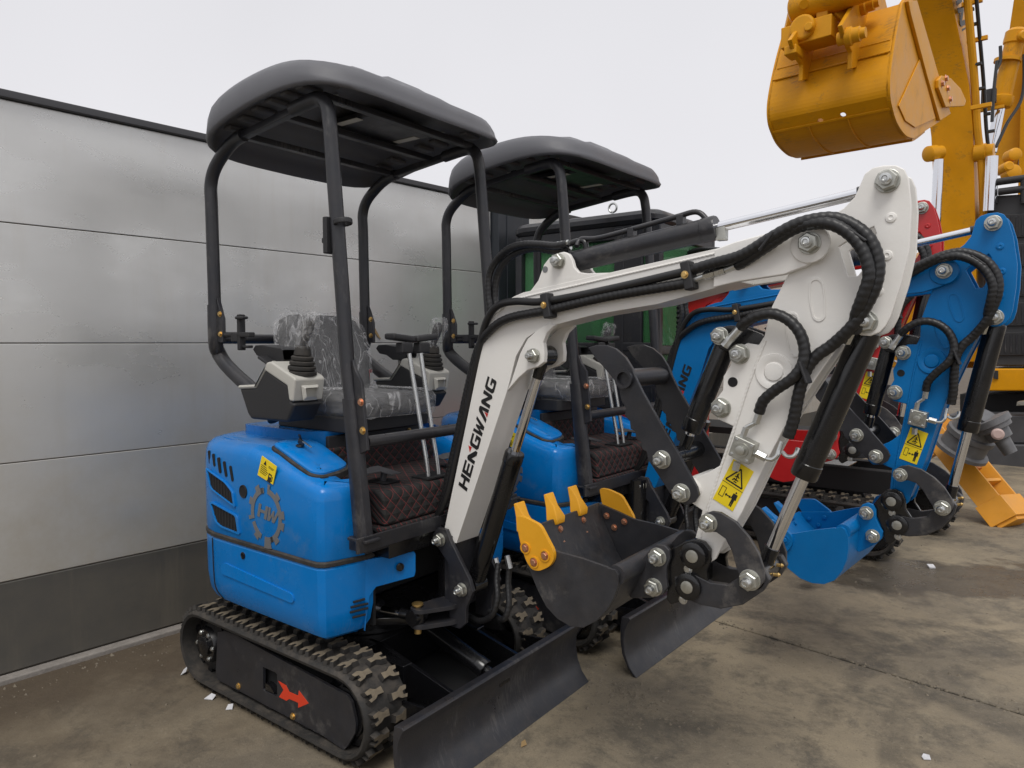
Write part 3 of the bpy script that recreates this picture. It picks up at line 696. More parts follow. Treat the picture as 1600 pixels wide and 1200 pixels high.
        ls = MB().loft([[(x, y, lz(x, -.018)) for x, y in offset_poly(lo_, -.010)], [(x, y, lz(x, .004)) for x, y in offset_poly(lo_, -.010)], [(x, y, lz(x, .012)) for x, y in offset_poly(lo_, .006)]]).build('lid_seal', RUBBER, uc, ang=30)
        MB().loft([[(x, y, lz(x, .006)) for x, y in lo_], [(x, y, lz(x, .016)) for x, y in lo_], [(x, y, lz(x, .025)) for x, y in offset_poly(lo_, .012)], [(x, y, lz(x, .027)) for x, y in offset_poly(lo_, .05)]]).build('fuel_lid', BLUE, uc, ang=40)
        kp = Vector((.0, -.40, lz(0, .027)))
        MB().lathe(kp, (0, 0, 1), [(0, .017), (.006, .016), (.008, .012)], 16).build('lock', BLACK, uc)
        ky = MB(); ky.box(kp + Vector((.008, -.0, .016)), (.034, .008, .022), Matrix.Rotation(R(25), 3, 'Y')); ky.box(kp + Vector((-.012, .012, .026)), (.012, .006, .04), Matrix.Rotation(R(20), 3, 'X')); ky.build('key_head', BLACK, uc, .002)
        MB().box(kp + Vector((.050, -.004, .012)), (.055, .007, .003), Matrix.Rotation(R(20), 3, 'Y')).build('key_blade', ZINC, uc)
        # raised seat mount and tops
        MB().loft([[(x, y, z) for x, y in roundpoly([(-.56, -.30), (-.10, -.30), (-.02, -.22), (-.02, .22), (-.10, .30), (-.56, .30)], .05, 3)] for z in (1.07, 1.135)]).build('seat_mount', BLUE, root, ang=35)
        # openings in the right side: slots, grilles, round hole
        Ys = -.5372
        for a, b in (((326.5, 707), (328, 722)), ((333, 712), (335, 726)), ((341, 718), (343.5, 736)), ((350, 724), (353, 742)), ((360, 731), (363, 749))):
            p = U(*a, 1, Ys); xs_ = [h_[0] for h_ in HALF]; k_ = min(range(len(HALF)), key=lambda i_: abs(HALF[i_][0] - p.x)); Yq = -.537 + (.0125 if p.x < -.415 else .004 if p.x < -.37 else .0005); p, q = U(*a, 1, Yq), U(*b, 1, Yq); m = MB()
            m.plate([(p.x + r_[0], p.z + r_[1]) for r_ in arc(0, 0, .0085, 180, 0, 8)] + [(q.x + r_[0], q.z + r_[1]) for r_ in arc(0, 0, .0085, 0, -180, 8)], Yq + .01, Yq - .0006); m.build('air_slot', FLAT, uc)
        for outl in ([(325, 734), (328, 737), (352, 754), (363, 768), (366, 789), (338, 768), (331, 762)], [(331, 787), (334, 787), (369, 806), (373, 832), (346, 821), (339, 814)]):
            o_ = roundpoly(Y2(outl, Ys), .012, 3)
            gr = MB().plate(o_, Ys + .006, Ys - .001).build('grille', FLAT, uc)
            cx = sum(p[0] for p in o_) / len(o_); cz = sum(p[1] for p in o_) / len(o_)
            big = [(cx + (a - cx) * 1.14, cz + (b - cz) * 1.16) for a, b in o_]
            MB().plate(big, Ys + .004, Ys - .006, [o_]).build('grille_rim', BLUE, uc, .003, seg=2)
            mb = MB(); x0, x1 = min(p[0] for p in o_), max(p[0] for p in o_)
            for i in range(1, 9):
                xx = x0 + (x1 - x0) * i / 9; zs = []
                for (a, b), (c, d) in zip(o_, o_[1:] + o_[:1]):
                    if (a - xx) * (c - xx) < 0: zs.append(b + (d - b) * (xx - a) / (c - a))
                if len(zs) >= 2: mb.box((xx, Ys - .0015, (min(zs) + max(zs)) / 2), (.004, .003, (max(zs) - min(zs)) * .97), None)
            k = mb.build('grille_wire', BLKP, uc)
        hc = U(380, 768, 1, Ys); MB().lathe(hc, (0, -1, 0), [(-.004, .001), (.0015, .021), (.0035, .024), (.0015, .026), (-.004, .026)], 24, caps=False).build('round_hole', FLAT, uc)
        MB().lathe(hc, (0, -1, 0), [(0, .022), (.001, .022)], 24).build('hole_plug', FLAT, uc)
        # sticker with pump sign, gear emblem
        so_ = [(410, 712), (433, 729), (427, 757), (403, 742)]
        c4 = [U(*q, 1, Ys) for q in so_]
        st = MB().prism3([p for p in c4], (0, -.002, 0)).build('fuel_sticker', YSTICK, uc)
        def onq(c, u, v, o=-.0026): return c[0] + (c[1] - c[0]) * u + (c[3] - c[0]) * v + Vector((0, o, 0))
        pr_ = MB()
        def pq(u0, u1, v0, v1): pr_.prism3([onq(c4, u0, v0), onq(c4, u1, v0), onq(c4, u1, v1), onq(c4, u0, v1)], (0, -.0005, 0))
        pr_.prism3([onq(c4, .22, .30), onq(c4, .40, .30), onq(c4, .31, .08)], (0, -.0005, 0))
        for i, (a, b) in enumerate(((.10, .45), (.10, .52), (.10, .60), (.10, .56), (.10, .50))): pq(a, b, .38 + i * .09, .405 + i * .09)
        for a, b in ((.55, .92), (.55, .85)): pq(a, b, .22 if b > .9 else .28, .24 if b > .9 else .30)
        pq(.66, .86, .52, .58); pq(.66, .70, .58, .68); pq(.82, .86, .58, .68); pq(.66, .86, .68, .90); pq(.63, .89, .90, .94); pq(.90, .93, .58, .82); pq(.86, .93, .80, .83)
        pr_.build('sticker_print', INK, uc)
        # emblem: broken toothed ring with HW
        ec = U(416, 805, 1, Ys); ex = (U(440, 812, 1, Ys) - U(392, 797, 1, Ys)).length / 2; ez = .105; em = MB()
        def eq(a, r): return Vector((ec.x + ex * r * math.cos(R(a)), Ys, ec.z + ez * r * math.sin(R(a))))
        for i in range(48):
            a = i * 7.5
            if i in (11, 12) or i in (33, 34) or i in (26,): continue
            tooth = 1.16 if (i % 5) in (0, 1) else 1.0
            if 35 <= i <= 37: tooth = 1.22
            em.prism3([eq(a, .80), eq(a + 7.5, .80), eq(a + 7.5, tooth), eq(a, tooth)], (0, -.0016, 0))
        em.build('gear_emblem', LOGO, uc)
        a0, a1 = U(402, 806, 1, Ys), U(432, 819, 1, Ys); dv = U(405, 786, 1, Ys) - U(402, 806, 1, Ys)
        lettering('HW', a0, a1 - a0, dv, (0, -1, 0), 'emblem_letters', uc, LOGO, gap=.05)
        # ---------------- floor, mats, pedals
        MB().box((.20, -.0, .775), (.42, .86, .05)).build('floor_plate', DARK, root, .003)
        MB().box((.418, -.015, .790), (.012, .93, .056)).build('step_flange', DARK, root, .003)
        MB().box((.36, -.02, .735), (.10, .60, .06)).build('front_beam', BLACK, root, .003)
        MB().box((.205, 0, .812), (.40, .70, .02)).build('floor_mat', QUILT, root, .006)
        hp = MB().plate([(.395, .824), (.385, .935), (.365, .952), (.02, .962), (.02, .824)], -.325, .325).build('pedal_mat', QUILT, root, .012, seg=3)
        MB().box((.012, 0, 1.012), (.022, .66, .12)).build('riser_mat', QUILT, root, .006)
        MB().box((.0, 0, 1.085), (.02, .54, .07)).build('riser_panel', BLKP, root, .003)
        small_bolt((.012, .18, 1.10), root, .009, (1, 0, 0))
        for y in (-.20, .22):
            pd = MB(); pd.box((.26, y, 1.0), (.13, .05, .006), Matrix.Rotation(R(6), 3, 'Y')); pd.box((.235, y - .05, 1.003), (.06, .08, .006), Matrix.Rotation(R(6), 3, 'Y')); pd.cyl((.25, y, .955), (.26, y, 1.0), .013, 12)
            pd.build('pedal', STEELG, root, .0015)
            MB().slab(roundpoly([(.20, y - .045), (.31, y - .045), (.31, y + .045), (.20, y + .045)], .02, 3), .9575, .9595).build('pedal_boot', FLAT, root)
        MB().slab(roundpoly([(.27, -.075), (.37, -.075), (.37, .075), (.27, .075)], .02, 3), .9535, .9600).build('lever_boot', FLAT, root)
        for s_ in (-1, 1):
            y = s_ * .030
            MB().tube([(.335, y, .93), (.320, y, 1.03), (.305, y, 1.10), (.235, y * 1.1, 1.44), (.222, y * 1.1, 1.50)], .0095, 10, 4).build('travel_lever', ZINC, root)
            gp = MB(); w = .125 * s_
            gp.loft([[(.222 + a * .022, y * 1.2 + (.045 * b if b * s_ > 0 else .018 * b), z) for a, b in ((-1, -1), (1, -1), (1, 1), (-1, 1))] for z in (1.455, 1.50)])
            gp.loft([[(.215 + a * .030, (.005 * s_ + (w * .98 if b > 0 else 0)) if True else 0, z + (.012 if b > 0 else 0)) for a, b in ((-1, 0), (1, 0), (1, 1), (-1, 1))] for z in (1.50, 1.525)])
            gp.build('lever_grip', BLKP, root, .008, seg=3)
        # ---------------- seat with film
        sb = MB(); sb.slab(roundpoly([(-.40, -.24), (.10, -.24), (.10, .24), (-.40, .24)], .05, 3), 1.135, 1.195); sb.build('seat_base', BLKP, root, .01)
        cush = MB().loft([[(x * k_, y * k_, z) for x, y in roundpoly([(-.36, -.235), (.145, -.21), (.15, .21), (-.36, .235)], .09, 5)] for z, k_ in ((1.195, .93), (1.215, 1.0), (1.255, 1.0), (1.278, .94), (1.285, .8))]).build('seat_cushion', SEATM, root, ang=50)
        def back(k, o):
            lv = []
            for z, hw, th in ((1.25, .165, .05), (1.30, .185, .07), (1.42, .195, .08), (1.54, .195, .075), (1.60, .175, .065), (1.625, .13, .045)):
                x0 = -.30 - (z - 1.25) * .28; t_ = th * k
                lv.append([(x0 - t_, -hw * k * .75, z + o), (x0 - t_ * .7, -hw * k, z + o), (x0 + t_ * .9, -hw * k, z + o), (x0 + t_, -hw * k * .8, z + o), (x0 + t_ * .6, -hw * .4, z + o), (x0 + t_ * .6, hw * .4, z + o), (x0 + t_, hw * k * .8, z + o), (x0 + t_ * .9, hw * k, z + o), (x0 - t_ * .7, hw * k, z + o), (x0 - t_, hw * k * .75, z + o)])
            return MB().loft(lv)
        bk = back(1, 0).build('seat_back', SEATM, root, ang=60)
        def crumple(me, amp, cuts):
            bm = bmesh.new(); bm.from_mesh(me); bmesh.ops.subdivide_edges(bm, edges=bm.edges, cuts=cuts, use_grid_fill=True)
            bm.normal_update()
            for v in bm.verts: v.co += v.normal * (.006 + random.uniform(-.3, 1) * amp)
            for f in bm.faces: f.smooth = True
            bm.to_mesh(me); bm.free(); return me
        f1 = crumple(back(1.05, .006).mesh('seat_film'), .009, 3); f1.materials.append(FILM); put('seat_film', f1, bk)
        f2 = crumple(MB().loft([[(x * k_, y * k_, z) for x, y in roundpoly([(-.36, -.24), (.16, -.215), (.165, .215), (-.36, .24)], .09, 5)] for z, k_ in ((1.20, 1.0), (1.225, 1.04), (1.262, 1.03), (1.287, .95), (1.293, .6))]).mesh('seat_film'), .009, 1); f2.materials.append(FILM); put('seat_film', f2, cush)
        # ---------------- consoles (right one as measured, left one mirrored)
        cy0 = -.440
        side = Y2([(372, 607), (397, 606), (413, 577), (449, 603), (452, 627), (459, 632), (447, 660), (390, 655), (385, 647)], cy0)
        cov = Y2([(371, 602), (398, 601), (416, 566), (423, 565), (458, 589), (461, 593), (457, 628), (451, 626), (448, 603), (413, 579), (398, 607), (371, 608)], cy0)
        nose = max(p[0] for p in cov)
        for sg in (1, -1):
            fy = lambda y: y * sg
            c1 = MB(); c1.plate(side, fy(cy0 + .004), fy(-.302)); cb = c1.build('control_box', BLKP, root, .012, seg=3)
            c2 = MB(); c2.plate(cov, fy(cy0), fy(-.298)); cc = c2.build('console_cover', GREYP, root, .010, seg=3)
            top = [p for p in cov]; jx, jz = cov[4][0] - .045, cov[4][1] + .012
            dish = MB(); dish.loft([[(nose - .004, fy(-.41), 1.335), (nose - .004, fy(-.328), 1.335), (nose - .004, fy(-.336), 1.275), (nose - .004, fy(-.402), 1.275)], [(nose + .010, fy(-.40), 1.325), (nose + .010, fy(-.34), 1.325), (nose + .010, fy(-.345), 1.29), (nose + .010, fy(-.395), 1.29)]]).build('cover_boss', GREYP, cc, .004)
            ym = fy(-.368); be = MB(); prof = []; h = 0
            for k_, r_ in enumerate((.058, .054, .049, .043)):
                prof += [(h, r_ * .86), (h + .004, r_), (h + .014, r_), (h + .018, r_ * .86)]; h += .019
            prof += [(h, .03), (h + .004, .034), (h + .03, .030), (h + .04, .022)]
            be.lathe((jx, ym, jz - .008), (.10, 0, 1), prof, 20); be.build('joystick_boot', RUBBER, root, ang=50)
            b0 = Vector((jx + .01, ym, jz + .10)); hd = Vector((.42, fy(.03), 1)).normalized()
            hn = MB().lathe(b0, hd, [(0, .014), (.03, .015), (.05, .020), (.085, .023), (.108, .020), (.12, .010)], 12).build('joystick', BLKP, root, ang=50)
            hf = crumple(MB().lathe(b0 - hd * .015, hd, [(0, .014), (.015, .018), (.055, .026), (.095, .029), (.13, .030), (.15, .024)], 12).mesh('joystick_film'), .012, 1); hf.materials.append(FILM); put('joystick_film', hf, hn)
            arm = MB().loft([[(x, fy(y), z) for y, z in ((-.375, z0), (-.305, z0), (-.30, z1), (-.38, z1))] for x, z0, z1 in ((-.335, 1.462, 1.474), (-.32, 1.445, 1.488), (-.27, 1.438, 1.490), (-.225, 1.415, 1.484), (-.145, 1.415, 1.478), (-.13, 1.43, 1.470))]).build('armrest', BLKP, root, .010, seg=3)
            MB().box((-.205, ym, 1.400), (.05, .05, .05)).build('armrest_post', GREYP, root, .006)
            MB().box((-.19, ym - .0 * sg, 1.418), (.12, .10, .012), Matrix.Rotation(R(22), 3, 'Y')).build('switch_panel', BLKP, root, .003)
        rk = MB(); rk.cyl((-.43, .33, 1.30), (-.43, .33, 1.35), .010, 12); rk.box((-.43, .33, 1.355), (.05, .014, .018)); rk.build('safety_knob', RED, root, .002)
        # ---------------- canopy
        if canopy: build_canopy(root)
    # ---------------- boom foot and swing bracket
    foot = MB(); f0 = Y2([(672, 838), (684, 824), (697, 828), (704, 846), (733, 905), (739, 925), (728, 950), (727, 975), (718, 983), (702, 978), (700, 880)], -.088)
    for s_ in (-1, 1): foot.plate(f0, s_ * .088, s_ * .070)
    xs = [p[0] for p in f0]; foot.box((min(xs) + .08, 0, .60), (.04, .14, .30)); sw = foot.build('swing_bracket', DARK, root, .003, M=Mb)
    MB().cyl((.43, 0, .44), (.43, 0, .78), .055, 24).build('swing_post', BLACK, root)
    lg = MB()
    e0 = U(660, 962, 1, -.18); e1 = U(705, 955, 1, -.09)
    for z in (e0.z + .030, e0.z - .030):
        lg.slab(roundpoly([(e0.x - .035, -.22), (e0.x + .02, -.23), (e1.x + .03, -.10), (e1.x + .03, .0), (e1.x - .06, .0), (e0.x - .03, -.16)], .03, 3), z - .008, z + .008)
    lg.build('swing_lug', DARK, root, .002, M=Mb)
    pv = MB(); pv.cyl((e0.x - .01, -.195, e0.z - .065), (e0.x - .01, -.195, e0.z + .045), .014, 14); pv.lathe((e0.x - .01, -.195, e0.z + .045), (0, 0, 1), [(0, .022), (.006, .022), (.008, .016)], 18); pv.build('swing_pin', BRASS, root, M=Mb)
    sc_ = MB().cyl((e0.x - .01, -.195, e0.z - .022), (e0.x - .01, -.195, e0.z + .022), .030, 18).build('cylinder_eye', BLACK, root, M=Mb, ang=40)
    ram(root, (.0, -.30, e0.z + .01), (e0.x - .012, -.197, e0.z), .62, .036, .0165, 'swing_cylinder', BLACK, Mb)
    # ---------------- boom
    bo = Y2([(693, 832), (757, 522), (761, 508), (768, 495), (777, 483), (789, 472), (803, 463), (817, 457), (1000, 415), (1152, 381), (1153, 440), (1027, 475), (931, 491), (880, 504), (845, 513), (822, 528), (806, 556), (792, 611), (713, 849), (700, 846)], Yb)
    bm_ = MB().plate(bo, -.066, .066).build('boom', boomc, root, .006, M=Mb, seg=2)
    # weld bead flange along the top
    rib = MB().tube([Vector((*[p for p in (q[0],)], -.0665, q[1])) for q in Y2([(762, 512), (780, 487), (806, 468), (900, 446), (1000, 423), (1152, 388)], Yb)], .0035, 8, 5, rib=.15, pitch=.012).build('weld_bead', boomc, bm_)
    lugb = Y2([(822, 462), (831, 450), (840, 438), (849, 413), (857, 403), (868, 396), (880, 393), (888, 397), (893, 406), (896, 417), (903, 425), (917, 427), (1000, 424), (1000, 432), (820, 470)], Yb)
    for s_ in (-1, 1):
        q = MB().plate(lugb, s_ * .064, s_ * .045).build('cylinder_lug', boomc, bm_, .003)
    MB().lathe(U(852, 421, 1, -.064), (0, -1, 0), [(0, .011), (.0012, .011)], 18).build('lug_hole', LOGO, bm_)
    lugc = Y2([(860, 505), (845, 512), (826, 529), (814, 552), (800, 596), (793, 612), (812, 590), (826, 578), (842, 573), (851, 566), (852, 552), (850, 535), (856, 520), (868, 508)], Yb)
    for s_ in (-1, 1): MB().plate(lugc, s_ * .073, s_ * .050).build('boom_lug', boomc, bm_, .003)
    fork = Y2([(1120, 391), (1152, 379), (1212, 363), (1252, 359), (1275, 361), (1291, 372), (1294, 388), (1286, 402), (1262, 417), (1228, 430), (1156, 441), (1118, 450)], Yb)
    for s_ in (-1, 1): MB().plate(fork, s_ * .0655, s_ * .088).build('fork_plate', boomc, bm_, .004)
    MB().lathe(U(1266, 381, 1, -.088), (0, -1, 0), [(0, .052), (.006, .050), (.008, .040)], 28).build('pin_boss', boomc, bm_)
    for q, y in (((688, 843), -.090), ((722, 921), -.090), ((834, 556), -.075), ((873, 408), -.066), ((1265, 380), -.096)):
        pin_bolt(U(*q, 1, y), bm_, .0265 if q[0] > 1200 else .0235)
    # name on the boom
    L0, L1, L2 = (U(729.4, 768, 1, -.0665), U(776.5, 596, 1, -.0665), U(716.5, 757.5, 1, -.0665))
    lettering('HEnGWANG', L0, L1 - L0, L2 - L0, (0, -1, 0), 'boom_lettering', bm_, INK)
    # ---------------- arm
    ao = Y2([(1346, 283), (1351, 271), (1363, 262), (1380, 258), (1400, 258), (1413, 264), (1420, 280), (1424, 320), (1421, 387), (1409, 440), (1392, 493), (1384, 509), (1375, 519), (1360, 525), (1345, 524), (1334, 518), (1310, 540), (1270, 598), (1228, 664), (1196, 724), (1159, 801), (1130, 850), (1118, 874), (1108, 880), (1092, 878), (1083, 866), (1085, 845), (1097, 798), (1080, 786), (1062, 783), (1054, 772), (1058, 758), (1072, 750), (1090, 745), (1107, 738), (1124, 728), (1145, 666), (1121, 655), (1113, 641), (1116, 627), (1129, 610), (1130, 588), (1141, 571), (1143, 555), (1153, 542), (1168, 536), (1185, 539), (1194, 525), (1200, 496), (1206, 478), (1225, 440), (1250, 395), (1285, 345), (1318, 325), (1335, 308)], Ya)
    hole = Y2([(1311, 385), (1335, 369), (1365, 354), (1369, 365), (1354, 413), (1340, 431), (1324, 431)], Ya)
    am = MB().plate(ao, -.066, -.054, [hole]).build('arm', boomc, root, .003, M=Ma)
    MB().plate(ao, .054, .066, [hole]).build('arm_plate', boomc, am, .003)
    core = Y2([(1205, 482), (1196, 527), (1146, 664), (1126, 728), (1100, 796), (1087, 850), (1093, 872), (1116, 869), (1157, 798), (1194, 722), (1226, 662), (1268, 596), (1306, 540), (1300, 480), (1262, 430), (1230, 440)], Ya)
    MB().plate(core, -.0545, .0545).build('arm_box', boomc, am, .002)
    for outl, w in (([(1265, 436), (1277, 432), (1286, 440), (1290, 470), (1290, 497), (1280, 504), (1270, 498), (1263, 465)], .006), ([(1229, 490), (1240, 486), (1248, 494), (1252, 530), (1250, 556), (1240, 560), (1233, 552), (1226, 515)], .006)):
        o_ = roundpoly(Y2(outl, Ya), .02, 3); cx = sum(p[0] for p in o_) / len(o_); cz = sum(p[1] for p in o_) / len(o_)
        inn = [(cx + (a - cx) * .80, cz + (b - cz) * .88) for a, b in o_]
        MB().plate(o_, -.0655, -.0685, [inn]).build('pressed_slot', boomc, am, .0015)
    cc_ = U(1209, 581, 1, Ya)
    MB().lathe(cc_, (0, -1, 0), [(-.001, .052), (.003, .050), (.003, .036), (.0, .030), (-.001, .026)], 32, caps=False).build('pressed_boss', boomc, am)
    MB().lathe(cc_, (0, -1, 0), [(-.001, .028), (.004, .024), (.005, .016)], 24).build('boss_cap', boomc, am)
    MB().tube([U(*q, 1, -.0665) for q in ((1196, 532), (1170, 600), (1150, 662), (1128, 725), (1104, 800), (1092, 850))], .004, 8, 3, rib=.12, pitch=.014).build('weld_bead', boomc, am)
    for q in ((1392, 340), (1386, 399), (1372, 455)): MB().lathe(U(*q, 1, -.066), (0, -1, 0), [(0, .0135), (.003, .012), (.0045, .006), (.003, .004), (.003, .001)], 18).build('rivet', boomc, am)
    MB().lathe(U(1145, 597, 1, -.066), (0, -1, 0), [(0, .0145), (.001, .0145)], 20).build('lug_hole', FLAT, am)
    for q in ((1387, 283), (1353, 503), (1156, 553), (1127, 637)): pin_bolt(U(*q, 1, -.066), am, .0265)
    # warning sticker
    sq = [U(*q, 1, -.0665) for q in ((1146, 717), (1178, 737), (1145, 799), (1114, 779))]
    wk = MB().prism3(sq, (0, -.0012, 0)).build('warning_sticker', YSTICK, am)
    pm = MB()
    def sv(u, v): return sq[0] + (sq[1] - sq[0]) * u + (sq[3] - sq[0]) * v + Vector((0, -.0013, 0))
    def sp_(l): pm.prism3([sv(u, v) for u, v in l], (0, -.0006, 0))
    def ln(a, b, w):
        d = Vector((b[0] - a[0], (b[1] - a[1]) * 1.9)); nn_ = Vector((-d.y, d.x)).normalized() * w; sp_([(a[0] + nn_.x, a[1] + nn_.y / 1.9), (b[0] + nn_.x, b[1] + nn_.y / 1.9), (b[0] - nn_.x, b[1] - nn_.y / 1.9), (a[0] - nn_.x, a[1] - nn_.y / 1.9)])
    for a, b in (((.5, .10), (.10, .46)), ((.10, .46), (.90, .46)), ((.90, .46), (.5, .10))): ln(a, b, .030)
    for a, b in (((.5, .20), (.5, .38)), ((.38, .36), (.62, .36)), ((.44, .24), (.60, .30)), ((.40, .30), (.54, .27)), ((.44, .41), (.58, .41)), ((.36, .40), (.44, .34))): ln(a, b, .022)
    ln((0, .52), (1, .52), .010)
    for a, b in (((.12, .62), (.32, .62)), ((.32, .62), (.32, .84)), ((.32, .84), (.12, .84)), ((.12, .84), (.12, .62))): ln(a, b, .012)
    ln((.40, .75), (.62, .75), .022); sp_([(.36, .75), (.44, .71), (.44, .79)]); sp_([(.66, .75), (.58, .71), (.58, .79)])
    sp_([(.75, .585), (.81, .585), (.81, .62), (.75, .62)]); sp_([(.68, .635), (.88, .635), (.90, .76), (.85, .76), (.85, .70), (.84, .93), (.79, .93), (.78, .79), (.77, .93), (.72, .93), (.71, .70), (.71, .76), (.66, .76)])
    pm.build('sticker_print', INK, am)
    # valve block with fittings
    vb = [U(*q, 1, -.108) for q in ((1148, 680), (1180, 695), (1169, 727), (1137, 711))]
    vm = MB().prism3(vb, (0, .045, 0)).build('valve_block', NUT, am, .003)
    vc = sum(vb, Vector()) / 4
    MB().lathe(vc, (0, -1, 0), [(0, .021), (.004, .020), (.004, .014), (.016, .013), (.017, .010)], 20).build('valve_plug', NUT, am)
    for p in vb: small_bolt(vc + (p - vc) * .72, am, .0042, me=BOLTPL)
    for a, b, r_ in (((1160, 684), (1166, 668), .010), ((1181, 661), (1187, 643), .0115), ((1166, 668), (1181, 661), .0075), ((1152, 722), (1149, 735), .011), ((1174, 708), (1183, 711), .007), ((1182, 709), (1196, 716), .012)):
        MB().lathe(U(*a, 1, -.088), U(*b, 1, -.088) - U(*a, 1, -.088), [(0, r_), ((U(*b, 1, -.088) - U(*a, 1, -.088)).length, r_)], 6 if r_ > .009 else 12).build('hose_fitting', ZINC, am, ang=25)
    MB().tube([U(1195, 716, 1, -.088), U(1206, 718, 1, -.088), U(1214, 712, 1, -.085), U(1217, 703, 1, -.08), U(1222, 690, 1, -.075)], .006, 8, 5).build('steel_pipe', ZINC, am)
    MB().tube([U(1222, 706, 1, -.05), U(1230, 713, 1, -.05), U(1241, 712, 1, -.05), U(1247, 700, 1, -.04)], .006, 8, 5).build('steel_pipe', ZINC, am)
    # ---------------- cylinders
    boomP = U(722, 921, 1, -.078); boomT = U(834, 556, 1, -.066)
    ram(root, (boomP.x, 0, boomP.z), (boomT.x, 0, boomT.z), .60, .036, .0175, 'boom_cylinder', BLACK, Mb, eye=.036)
    pT = Vector((U(1387, 283, 1, -.066).x, 0, U(1387, 283, 1, -.066).z)); pB = Vector((U(873, 408, 1, -.064).x, 0, U(873, 408, 1, -.064).z))
    top2 = Mb.inverted() @ Ma @ pT
    ram(root, pB, top2, .53, .036, .0155, 'arm_cylinder', DARK, Mb, eye=.034, pipe=True)
    lobe = U(1353, 503, 1, -.066); lob = Vector((lobe.x, 0, lobe.z)); LP = U(1107, 817, 1, -.112); FP = U(1172, 906, 1, -.112)
    Mg = rot_y((LP.x, LP.z), gui); fp = Mg @ Vector((FP.x, 0, FP.z))
    ram(root, lob, fp, .60, .0365, .0185, 'bucket_cylinder', BLACK, Ma, eye=.032)
    tc_ = U(1035, 718, 1, -.142); t0 = U(1125, 525, 1, -.075)
    ram(root, (t0.x, 0, t0.z), (tc_.x, 0, tc_.z), .80, .031, .016, 'thumb_cylinder', BLACK, Ma, eye=.028)
    # bracket that carries the upper end of the thumb cylinder
    br = Y2([(1112, 520), (1120, 511), (1135, 508), (1155, 510), (1185, 521), (1193, 530), (1190, 541), (1160, 545), (1140, 552), (1118, 545), (1111, 533)], -.075)
    for s_ in (-1, 1): MB().plate(br, s_ * .045, s_ * .033).build('cylinder_bracket', BLACK, root, .003, M=Ma)
    pin_bolt(U(1125, 525, 1, -.072), am, .0235)
    # ---------------- thumb
    th = Y2([(919, 543), (932, 539), (947, 539), (962, 545), (977, 558), (988, 576), (991, 586), (1004, 613), (1024, 648), (1057, 704), (1089, 762), (1092, 774), (1085, 785), (1072, 790), (1059, 784), (1046, 770), (1030, 745), (1012, 718), (1010, 706), (1003, 702), (1001, 690), (994, 686), (992, 674), (985, 670), (984, 658), (976, 650), (978, 638), (970, 625), (967, 608), (958, 592), (944, 575), (930, 560)], -.136)
    for s_ in (-1, 1): MB().plate(th, s_ * .136, s_ * .122).build('thumb_plate', DARK, root, .002, M=Ma)
    tp = U(976.5, 591.7, 1, -.136)
    MB().pipe((tp.x, -.150, tp.z), (tp.x, .150, tp.z), .030, .021, 24).build('thumb_tube', DARK, root, M=Ma, ang=35)
    MB().cyl((tc_.x, -.122, tc_.z), (tc_.x, .122, tc_.z), .027, 20).build('cross_tube', BLACK, root, M=Ma)
    tl = U(1065, 770, 1, -.136); MB().cyl((tl.x, -.122, tl.z), (tl.x, .122, tl.z), .034, 20).build('pivot_tube', boomc, root, M=Ma)
    for q in ((1035, 718), (1065, 770)): pin_bolt(U(*q, 1, -.136), am, .025)
    # ---------------- linkage, coupler, bucket
    gl = Y2([(1097, 812), (1100, 803), (1112, 799), (1126, 801), (1150, 816), (1171, 840), (1185, 864), (1194, 892), (1194, 909), (1185, 920), (1170, 921), (1158, 911), (1150, 886), (1143, 861), (1133, 842), (1119, 832), (1104, 830)], -.112)
    MG = Ma @ Mg
    for s_ in (-1, 1): MB().plate(gl, s_ * .112, s_ * .098).build('guide_link', PLATE, root, .003, M=MG)
    K = Ma @ rot_y((U(1085, 866, 1, -.09).x, U(1085, 866, 1, -.09).z), psi)
    cp0 = U(1077, 914, 1, -.09); cpw = (Ma.inverted() @ K) @ Vector((cp0.x, 0, cp0.z)); f3 = fp
    dirv = (f3 - cpw); Ld = dirv.length; ux = dirv.normalized(); uz = Vector((-ux.z, 0, ux.x))
    if uz.z > 0: uz = -uz
    def lk(s, h): p = cpw + ux * (s * Ld) + uz * h; return (p.x, p.z)
    bl_ = [lk(-.20, -.030), lk(.10, -.034), lk(.35, .000), lk(.60, .012), lk(.85, -.010), lk(1.0, -.034), lk(1.2, -.02), lk(1.24, .012), lk(1.1, .040), lk(.75, .072), lk(.40, .078), lk(.08, .060), lk(-.15, .035), lk(-.24, 0)]
    for s_ in (-1, 1): MB().plate(bl_, s_ * .094, s_ * .070).build('bucket_link', PLATE, root, .003, M=Ma)
    MB().cyl((f3.x, -.094, f3.z), (f3.x, .094, f3.z), .034, 20).build('link_tube', BLACK, root, M=Ma)
    for s_ in (0, 1): MB().lathe(f3 + Vector((.035, -.012 + .03 * s_, -.004 + .02 * s_)), (1, 0, .1), [(0, .005), (.012, .005), (.014, .007), (.020, .003)], 10).build('grease_nipple', BRASS, root, M=Ma)
    pin_bolt(U(1107, 817, 1, -.112), am, .0245); pin_bolt(Vector((f3.x, -.112, f3.z)), am, .027)
    cq = Y2([(1045, 866), (1050, 857), (1062, 851), (1070, 846), (1085, 842), (1100, 847), (1110, 860), (1110, 876), (1103, 892), (1105, 905), (1107, 918), (1098, 929), (1075, 937), (1048, 945), (1041, 935), (1046, 900)], -.09)
    cpl = MB(); [cpl.plate(cq, s_ * .092, s_ * .072) for s_ in (-1, 1)]; cpl.box(((cq[0][0] + cq[10][0]) / 2 - .02, 0, (cq[0][1] + cq[13][1]) / 2), (.07, .146, .05))
    cu = cpl.build('quick_coupler', BLACK, root, .004, M=K)
